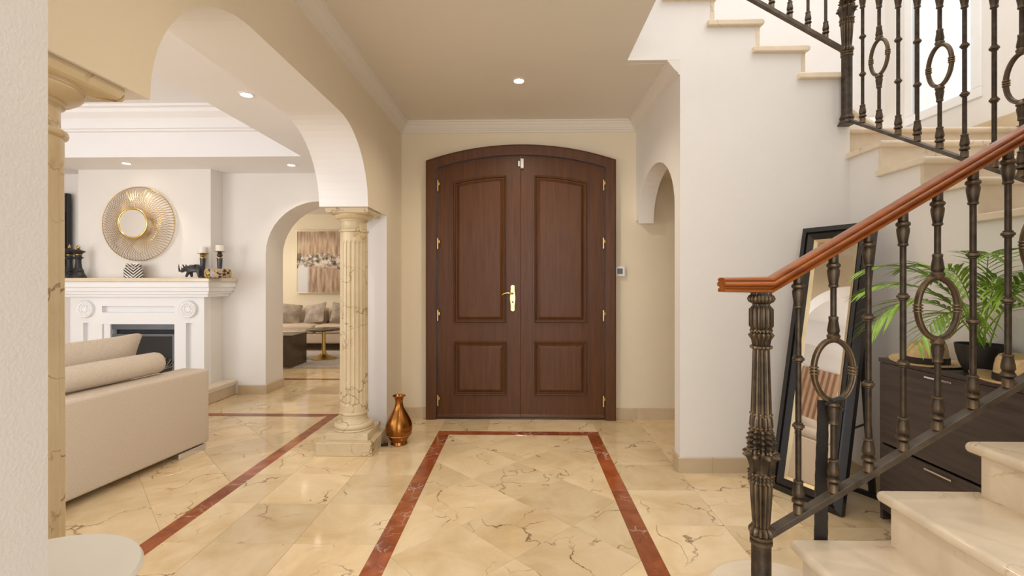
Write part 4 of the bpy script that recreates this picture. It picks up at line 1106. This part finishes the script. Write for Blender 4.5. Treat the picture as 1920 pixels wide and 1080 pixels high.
# hearth
MB().box(X0 - 0.17, X1 + 0.135, f0 - 0.42, 0.19, 0.0, 0.108).build('hearth_base', 'marble_skirting', t)
MB().box(X0 - 0.175, X1 + 0.140, f0 - 0.425, 0.19, 0.108, 0.124).build('hearth_band', 'stucco_white', t)
MB().box(X0 - 0.185, X1 + 0.150, f0 - 0.435, 0.19, 0.124, 0.155).build('hearth_slab', 'marble_step', t, bevel=0.006)
# fire box
fb = MB().box(oL, oR, 0.0, -0.004, 0.155, oT)
fb.build('firebox_back', 'firebox_dark', t)
MB().box(oL + 0.002, oL + 0.07, f0 + 0.02, -0.004, 0.155, oT).build('firebox_cheek', 'plaster_white', t)
MB().box(oL, oR, f0 + 0.035, -0.004, 0.715, oT).build('firebox_lintel', 'firebox_steel', t)
gf = MB()
gx0, gx1 = oL + 0.075, oR - 0.03
for (a, b_, c, e) in ((gx0, gx1, 0.645, 0.668), (gx0, gx0 + 0.022, 0.17, 0.645), (gx1 - 0.022, gx1, 0.17, 0.645), (gx0, gx1, 0.155, 0.175)):
    gf.box(a, b_, f0 + 0.040, f0 + 0.058, c, e)
gd = gf.build('glass_door', 'firebox_steel', t)
MB().box(gx0 + 0.02, gx1 - 0.02, f0 + 0.048, f0 + 0.052, 0.17, 0.65).build('door_glass', 'tile_dark_glass', gd)
lg = MB(); rr = random.Random(5)
for k in range(7):
    xa = gx0 + 0.35 + 0.05 * k
    lg.tube([(xa - 0.10, f0 + 0.034, 0.26 + 0.02 * (k % 3)), (xa + 0.05, f0 + 0.030, 0.32 + 0.03 * rr.random()), (xa + 0.11, f0 + 0.034, 0.40 + 0.03 * rr.random())], 0.0035, 6)
lg.build('twigs', 'log_ash', t)

# sunburst wire mirror
t = thing('sunburst_mirror', 'round gold wire sunburst mirror above the mantel', 'mirror', (-3.928, 4.700, 1.794))
RO, RI = 0.378, 0.158
w = MB(); NW = 76
for k in range(NW):
    for sg in (-1, 1):
        pts = []
        for j in range(7):
            f_ = j / 6
            a = 2 * PI * k / NW + sg * 0.42 * math.sin(f_ * PI / 2)
            r = RI - 0.012 + (RO - RI + 0.012) * f_
            y = (-0.040 + 0.055 * f_ - 0.045 * math.sin(f_ * PI)) if sg > 0 else (0.010 + 0.012 * f_ - 0.035 * math.sin(f_ * PI))
            pts.append((r * math.cos(a) - 0.012 * (1 - f_), y, r * math.sin(a)))
        w.tube(pts, 0.0021, 4)
o = w.build('wire_weave', 'gold', t); o['kind'] = 'stuff'
MB().tube([(RO * math.cos(2 * PI * k / 72), 0.012, RO * math.sin(2 * PI * k / 72)) for k in range(72)], 0.004, 8, closed=True).build('outer_hoop', 'gold', t, smooth=True)
MB().tube([(-0.012 + 0.148 * math.cos(2 * PI * k / 60), -0.045, 0.148 * math.sin(2 * PI * k / 60)) for k in range(60)], 0.010, 10, closed=True).build('inner_hoop', 'brass', t, smooth=True)
R = [[(-0.012 + 0.145 * math.cos(2 * PI * k / 60), y, 0.145 * math.sin(2 * PI * k / 60)) for k in range(60)] for y in (-0.046, -0.036)]
MB().rings(R).build('mirror_glass', 'mirror_glass', t)
MB().box(-0.06, 0.04, -0.036, 0.045, -0.02, 0.02).build('wall_bracket', 'gold', t)

# mantel ornaments
ZM = 1.237
def chess(label, loc, top):
    t = thing('chess_figure', label, 'ornament', loc)
    MB().lathe([(0.066, 0), (0.066, 0.012), (0.060, 0.020), (0.060, 0.028), (0.052, 0.036), (0.047, 0.056), (0.040, 0.064), (0.044, 0.070), (0.044, 0.078), (0.036, 0.086), (0.029, 0.110), (0.024, 0.150), (0.023, 0.180), (0.028, 0.196), (0.040, 0.204), (0.040, 0.210), (0.028, 0.216), (0.026, 0.232)], 28).build('body', 'black_matt', t, smooth=True)
    MB().lathe([(0.026, 0.230), (0.029, 0.233), (0.029, 0.238), (0.026, 0.240)], 24).build('gold_ring', 'gold', t, smooth=True)
    if top == 'queen':
        MB().lathe([(0.026, 0.238), (0.034, 0.250), (0.056, 0.268), (0.058, 0.271), (0.030, 0.280), (0.012, 0.290), (0.006, 0.292)], 28, lobes=8, amp=0.05).build('coronet', 'black_matt', t, smooth=True)
        MB().lathe([(0.004, 0.288), (0.014, 0.296), (0.017, 0.308), (0.014, 0.320), (0.006, 0.328), (0.002, 0.336)], 16).build('finial', 'gold', t, smooth=True)
    else:
        MB().lathe([(0.026, 0.238), (0.040, 0.246), (0.030, 0.252), (0.044, 0.266), (0.047, 0.285), (0.036, 0.300), (0.012, 0.306)], 28, lobes=6, amp=0.08).build('crown', 'black_matt', t, smooth=True)
        MB().lathe([(0.004, 0.302), (0.012, 0.308), (0.014, 0.320), (0.008, 0.330), (0.003, 0.342), (0.001, 0.350)], 16).build('finial', 'gold', t, smooth=True)
chess('black queen chess figure with gold finial on the mantel', (-4.468, 4.62, ZM), 'queen')
chess('black king chess figure with gold crown next to column edge', (-4.600, 4.66, ZM), 'king')
t = thing('ginger_jar', 'small square black and cream striped jar under sunburst mirror', 'jar', (-3.890, 4.61, ZM), 0.62)
def rsq(h, z, e=0.16, n_=6):
    pts = []
    for cx_, cy_, a0 in ((1, 1, 0), (-1, 1, 90), (-1, -1, 180), (1, -1, 270)):
        for k in range(n_ + 1):
            a = math.radians(a0 + 90 * k / n_); r = h * e
            pts.append((cx_ * (h - r) + r * math.cos(a), cy_ * (h - r) + r * math.sin(a), z))
    return pts
MB().rings([rsq(0.070, 0), rsq(0.074, 0.004), rsq(0.074, 0.096), rsq(0.069, 0.103), rsq(0.056, 0.104)]).build('jar_body', 'chevron_glaze', t, smooth=True)
MB().rings([rsq(0.057, 0.103), rsq(0.059, 0.104), rsq(0.059, 0.108), rsq(0.057, 0.109)]).build('gold_line', 'gold', t)
MB().rings([rsq(0.058, 0.109), rsq(0.060, 0.112), rsq(0.060, 0.138), rsq(0.056, 0.143)]).build('lid', 'chevron_glaze', t, smooth=True)

def candlestick(label, loc, h, ball):
    t = thing('candlestick', label, 'candlestick', loc)
    MB().lathe([(0.040, 0), (0.040, 0.008), (0.018, 0.014), (0.016, 0.02), (0.026, h - 0.002), (0.024, h)], 24).build('stem', 'pewter_black', t, smooth=True)
    z = h
    MB().lathe([(0.026, z - 0.002), (0.026, z + 0.006), (0.014, z + 0.008)], 20).build('collar', 'gold', t, smooth=True)
    if ball:
        MB().lathe([(0.004, z + 0.006)] + [(0.026 * math.sin(PI * k / 10), z + 0.032 - 0.026 * math.cos(PI * k / 10)) for k in range(1, 10)] + [(0.004, z + 0.058)], 20).build('ball', 'pewter_black', t, smooth=True); z += 0.052
    else:
        MB().lathe([(0.012, z + 0.004), (0.020, z + 0.012), (0.026, z + 0.034), (0.018, z + 0.038)], 20).build('cup', 'gold', t, smooth=True); z += 0.032
    MB().lathe([(0.010, z), (0.030, z + 0.008), (0.052, z + 0.016), (0.050, z + 0.019), (0.030, z + 0.013), (0.005, z + 0.010)], 28).build('drip_pan', 'gold', t, smooth=True)
    cd = thing('candle', 'thick cream candle on the ' + ('taller candlestick with ball' if ball else 'shorter candlestick behind rhino'), 'candle', (loc[0], loc[1], loc[2] + z + 0.0125))
    rc = 0.037 if ball else 0.033
    MB().lathe([(rc - 0.003, 0), (rc, 0.003), (rc, 0.062), (rc - 0.004, 0.068), (rc - 0.012, 0.065), (0.002, 0.062)], 24).build('wax_body', 'wax', cd, smooth=True)
    MB().tube([(0, 0, 0.060), (0.001, 0, 0.074)], 0.0012, 6).build('wick', 'black_matt', cd)
candlestick('black tapered candlestick with gold cup behind the rhino figure', (-3.252, 4.70, ZM), 0.205, False)
candlestick('black candlestick with ball knop and gold drip pan', (-3.086, 4.715, ZM), 0.205, True)

# rhino
t = thing('rhino_figure', 'dark polished rhino figurine facing left on the mantel', 'ornament', (-3.245, 4.56, ZM))
def skin_mesh(name, verts, edges, radii, mat, parent, sub=2):
    me = bpy.data.meshes.new(name); me.from_pydata(verts, edges, []); me.materials.append(MATS[mat])
    o = bpy.data.objects.new(name, me); C.objects.link(o); o.parent = parent
    o.modifiers.new('skin', 'SKIN')
    for i, r in enumerate(radii):
        sv = me.skin_vertices[0].data[i]; sv.radius = r if isinstance(r, tuple) else (r, r)
    me.skin_vertices[0].data[0].use_root = True
    o.modifiers.new('sub', 'SUBSURF').levels = sub; o.modifiers['sub'].render_levels = sub
    o.modifiers['skin'].use_smooth_shade = True
    return o
V = [(0.0, 0, 0.093), (0.055, 0, 0.098), (0.085, 0, 0.090), (-0.045, 0, 0.100), (-0.075, 0, 0.096), (-0.105, 0, 0.078), (-0.132, 0, 0.058)]
Ed = [(0, 1), (1, 2), (0, 3), (3, 4), (4, 5), (5, 6)]
Rd = [(0.036, 0.038), (0.036, 0.036), (0.026, 0.028), (0.034, 0.036), (0.028, 0.028), (0.020, 0.021), (0.014, 0.015)]
for bx_, side, kx in ((3, -1, -0.018), (3, 1, 0.012), (1, -1, 0.012), (1, 1, -0.014)):
    k = len(V); x0 = V[bx_][0]
    V += [(x0 + 0.006, side * 0.018, 0.056), (x0 + kx * 0.6, side * 0.020, 0.028), (x0 + kx, side * 0.020, 0.008)]
    Ed += [(bx_, k), (k, k + 1), (k + 1, k + 2)]; Rd += [0.019, 0.0115, 0.013]
skin_mesh('rhino_body', V, Ed, Rd, 'pewter_black', t)
MB().tube([(-0.140, 0, 0.064), (-0.147, 0, 0.088), (-0.150, 0, 0.112), (-0.152, 0, 0.142)], [0.010, 0.008, 0.005, 0.001], 10).build('front_horn', 'pewter_black', t, smooth=True)
MB().tube([(-0.118, 0, 0.082), (-0.121, 0, 0.100), (-0.122, 0, 0.114)], [0.007, 0.004, 0.001], 10).build('rear_horn', 'pewter_black', t, smooth=True)
for sy in (-0.016, 0.016):
    MB().tube([(-0.088, sy, 0.108), (-0.092, sy * 1.3, 0.126), (-0.096, sy * 1.4, 0.137)], [0.006, 0.007, 0.001], 8).build('ear', 'pewter_black', t, smooth=True)
MB().tube([(0.105, 0, 0.090), (0.116, 0, 0.072), (0.115, 0, 0.050)], [0.004, 0.003, 0.004], 6).build('tail', 'pewter_black', t, smooth=True)
# patterned round bowl
t = thing('patterned_bowl', 'low black yellow and grey patterned bowl on mantel end', 'bowl', (-3.000, 4.555, ZM))
MB().lathe([(0.095, 0), (0.110, 0.006), (0.117, 0.030), (0.117, 0.060), (0.110, 0.082), (0.098, 0.090), (0.092, 0.086), (0.104, 0.060), (0.100, 0.020), (0.04, 0.012), (0.002, 0.012)], 36).build('bowl_body', 'diamond_print', t, smooth=True)
# television
t = thing('television', 'slim black television on the wall left of chimney breast', 'television', (-5.30, 4.90, 1.62))
MB().box(-0.22, 0.486, -0.045, 0.0, -0.32, 0.52).build('casing', 'black_matt', t, bevel=0.004)
MB().box(-0.21, 0.476, -0.048, -0.043, -0.31, 0.51).build('screen', 'tile_dark_glass', t)

# ------------------------------------------------------------------ living room sofa
def rbox(x0, x1, y0, y1, z0, z1, r, seg=3):
    return MB().box(x0, x1, y0, y1, z0, z1), r, seg
def soft(name, mat, parent, dims, r, loc=(0, 0, 0), rot=(0, 0, 0), puff=0.0):
    """rounded upholstery block, optionally puffed like a cushion"""
    x0, x1, y0, y1, z0, z1 = dims
    bm = bmesh.new()
    bmesh.ops.create_cube(bm, size=1.0)
    for v in bm.verts:
        v.co = Vector(((x0 + x1) / 2 + v.co.x * (x1 - x0), (y0 + y1) / 2 + v.co.y * (y1 - y0), (z0 + z1) / 2 + v.co.z * (z1 - z0)))
    if puff:
        bmesh.ops.subdivide_edges(bm, edges=bm.edges, cuts=7, use_grid_fill=True)
        dx = (x1 - x0); k = min(range(3), key=lambda i: (x1 - x0, y1 - y0, z1 - z0)[i])
        cs = ((x0 + x1) / 2, (y0 + y1) / 2, (z0 + z1) / 2); hs = ((x1 - x0) / 2, (y1 - y0) / 2, (z1 - z0) / 2)
        ax = [i for i in range(3) if i != k]
        for v in bm.verts:
            uu = (v.co[ax[0]] - cs[ax[0]]) / hs[ax[0]]; vv = (v.co[ax[1]] - cs[ax[1]]) / hs[ax[1]]
            e = max(0, (1 - uu * uu)) ** 0.45 * max(0, (1 - vv * vv)) ** 0.45
            v.co[k] = cs[k] + (v.co[k] - cs[k]) * (0.10 + 0.90 * e)
            # pulled-in sides
            v.co[ax[0]] -= hs[ax[0]] * 0.07 * uu * (1 - vv * vv)
            v.co[ax[1]] -= hs[ax[1]] * 0.07 * vv * (1 - uu * uu)
    else:
        bmesh.ops.bevel(bm, geom=list(bm.edges), offset=r, segments=4, profile=0.5, affect='EDGES')
    me = bpy.data.meshes.new(name); bm.to_mesh(me); bm.free(); me.materials.append(MATS[mat])
    for p in me.polygons: p.use_smooth = True
    o = bpy.data.objects.new(name, me); C.objects.link(o); o.parent = parent; o.location = loc; o.rotation_euler = rot
    if puff:
        o.modifiers.new('sub', 'SUBSURF').levels = 1
    return o
ang = -math.atan2(0.116, 0.973)
t = thing('sofa', 'light grey fabric sofa seen from behind with chrome feet', 'sofa', (-2.261, 3.346, 0), ang)
soft('back', 'sofa_fabric', t, (-0.215, 0, -2.05, 0, 0.045, 0.572), 0.022)
soft('arm', 'sofa_fabric', t, (-0.98, -0.217, -0.20, 0.0, 0.045, 0.53), 0.022)
soft('arm', 'sofa_fabric', t, (-0.98, -0.217, -2.05, -1.85, 0.045, 0.53), 0.022)
soft('seat_base', 'sofa_fabric', t, (-0.96, -0.217, -1.848, -0.202, 0.06, 0.28), 0.015)
for a, b_ in ((-1.845, -1.03), (-1.02, -0.205)):
    soft('seat_cushion', 'sofa_fabric', t, (-0.98, -0.22, a, b_, 0.282, 0.44), 0.035)
for y in (-0.26, -2.0):
    MB().box(-0.16, -0.006, y, y + 0.23, 0.0, 0.040).build('chrome_foot', 'chrome', t, bevel=0.004)
    MB().box(-0.92, -0.80, y, y + 0.23, 0.0, 0.040).build('chrome_foot', 'chrome', t, bevel=0.004)
# bolster on the back rest
cs_, sn = math.cos(ang), math.sin(ang)
def sw(x, y, z): return (-2.261 + x * cs_ - y * sn, 3.346 + x * sn + y * cs_, z)
t = thing('bolster_cushion', 'light grey bolster lying along the sofa back', 'cushion', sw(-0.200, -0.22, 0.649), ang)
BR_, BL = 0.073, 0.76
pr = [(0.004, 0.0), (0.040, 0.004), (0.062, 0.014), (BR_, 0.034), (BR_ + 0.001, 0.2), (BR_ + 0.002, 0.4), (BR_, 0.6), (BR_, BL - 0.034), (0.062, BL - 0.014), (0.040, BL - 0.004), (0.004, BL)]
o = MB().lathe(pr, 32).build('bolster_body', 'cushion_fabric', t, smooth=True, rot=(PI / 2, 0, 0))
MB().tube([(0.0655 * math.cos(2 * PI * k / 40), 0.0655 * math.sin(2 * PI * k / 40), BL - 0.017) for k in range(40)], 0.0035, 6, closed=True).build('piping', 'cushion_fabric', o, smooth=True)
MB().tube([(0.0655 * math.cos(2 * PI * k / 40), 0.0655 * math.sin(2 * PI * k / 40), 0.017) for k in range(40)], 0.0035, 6, closed=True).build('piping', 'cushion_fabric', o, smooth=True)
t = thing('scatter_cushion', 'large light grey cushion leaning behind the bolster on sofa', 'cushion', sw(-0.425, -0.58, 0.445), ang)
soft('cushion_body', 'cushion_fabric', t, (-0.07, 0.07, -0.36, 0.36, 0, 0.42), 0, rot=(0, math.radians(14), 0), puff=1.0)

# round white table at the lower left
t = thing('side_table', 'round white table top at the lower left corner', 'table', (-0.818, 0.722, 0))
MB().lathe([(0.160, 0.691), (0.170, 0.695), (0.174, 0.703), (0.170, 0.710), (0.160, 0.7115), (0.002, 0.7115)], 64).build('table_top', 'table_white', t, smooth=True)
MB().lathe([(0.120, 0), (0.120, 0.012), (0.03, 0.020), (0.018, 0.03), (0.018, 0.68), (0.05, 0.691)], 32).build('pedestal', 'table_white', t, smooth=True)

# slatted timber panel on the far living room wall (seen in the floor mirror)
t = thing('slat_panel', 'vertical timber slat panel on the far living room wall', 'wall panel', (-5.59, 2.98, 0.0))
MB().box(0, 0.015, 0.0, 1.8, 0.05, 2.05).build('backing', 'slat_wood', t)
me0 = None
for k in range(20):
    y = 0.02 + k * 0.089
    if me0 is None:
        o = MB().box(0.015, 0.05, 0, 0.045, 0.05, 2.05).build('slat', 'slat_wood', t, loc=(0, y, 0)); me0 = o.data
    else:
        o = bpy.data.objects.new('slat', me0); C.objects.link(o); o.parent = t; o.location = (0, y, 0)

# ------------------------------------------------------------------ far lounge
t = thing('rug', 'pale grey lounge rug in front of the cream sofa', 'rug', (-3.4, 7.1, 0))
MB().box(-1.6, 1.5, -0.68, 0.90, 0.0, 0.014).build('rug_pile', 'rug_pile', t, bevel=0.004)
t = thing('painting', 'abstract brown and white painting on the lounge wall', 'painting', (-4.318, 8.9, 0.979))
MB().box(0.012, 1.428, -0.030, 0.0, 0.012, 1.188).build('canvas', 'abstract_paint', t)
w = MB().box(0, 1.44, -0.038, 0.015, 0, 0.012).box(0, 1.44, -0.038, 0.015, 1.188, 1.2).box(0, 0.012, -0.038, 0.015, 0.012, 1.188).box(1.428, 1.44, -0.038, 0.015, 0.012, 1.188)
w.build('tray_frame', 'champagne', t)
t = thing('lounge_sofa', 'cream fabric sofa under the abstract painting', 'sofa', (-3.6, 8.45, 0))
soft('sofa_base', 'beige_fabric', t, (-1.5, 1.5, -0.42, 0.42, 0.13, 0.30), 0.03)
for k in range(2):
    soft('seat_cushion', 'beige_fabric', t, (-1.48 + 1.485 * k, -0.01 + 1.485 * k, -0.44, 0.2, 0.30, 0.45), 0.05)
    soft('back_cushion', 'beige_fabric', t, (-1.48 + 1.485 * k, -0.01 + 1.485 * k, 0.12, 0.36, 0.42, 0.72), 0.07)
soft('back_rest', 'beige_fabric', t, (-1.5, 1.5, 0.30, 0.44, 0.13, 0.66), 0.04)
for sx in (-1.4, 1.4):
    for sy in (-0.36, 0.36):
        MB().box(sx - 0.03, sx + 0.03, sy - 0.03, sy + 0.03, 0, 0.13).build('foot', 'black_matt', t)
for lab, x, mat, rz in (('taupe velvet cushion at left on the cream lounge sofa', -4.25, 'taupe_velvet', 0.25), ('taupe velvet cushion leaning in middle of lounge sofa', -3.74, 'taupe_velvet', -0.35), ('cream cushion standing at left end of lounge sofa', -4.78, 'beige_fabric', 0.1), ('taupe velvet cushion half hidden by the marble column', -3.20, 'taupe_velvet', 0.3)):
    t = thing('lounge_cushion', lab, 'cushion', (x, 8.31, 0.452))
    soft('cushion_body', mat, t, (-0.24, 0.24, -0.06, 0.06, 0.0, 0.38), 0, rot=(math.radians(-22), rz * 0.5, rz), puff=1.0)
def pedestal_table(label, loc, r, h, top):
    t = thing('pedestal_table', label, 'table', loc)
    MB().lathe([(r - 0.01, h - 0.022), (r, h - 0.016), (r, h - 0.004), (r - 0.006, h), (0.002, h)], 48).build('table_top', top, t, smooth=True)
    MB().lathe([(0.185, 0), (0.185, 0.008), (0.13, 0.022), (0.07, 0.050), (0.040, 0.090), (0.028, 0.14), (0.028, h - 0.03), (0.06, h - 0.02)], 36).build('pedestal', 'gold', t, smooth=True)
pedestal_table('round bronze topped table with brass trumpet base', (-3.057, 7.158, 0.015), 0.255, 0.460, 'brown_bronze')
pedestal_table('round stone topped table behind the dark cube table', (-3.66, 7.22, 0.015), 0.30, 0.420, 'stone_top')
t = thing('cube_table', 'dark bronze cube side table at the lounge arch', 'table', (-3.42, 6.62, 0.015))
MB().box(-0.245, 0.245, -0.22, 0.22, 0, 0.425).build('table_body', 'brown_bronze', t, bevel=0.004)
MB().box(-0.250, 0.250, -0.225, 0.225, 0.425, 0.443).build('table_top', 'brown_bronze', t, bevel=0.003)
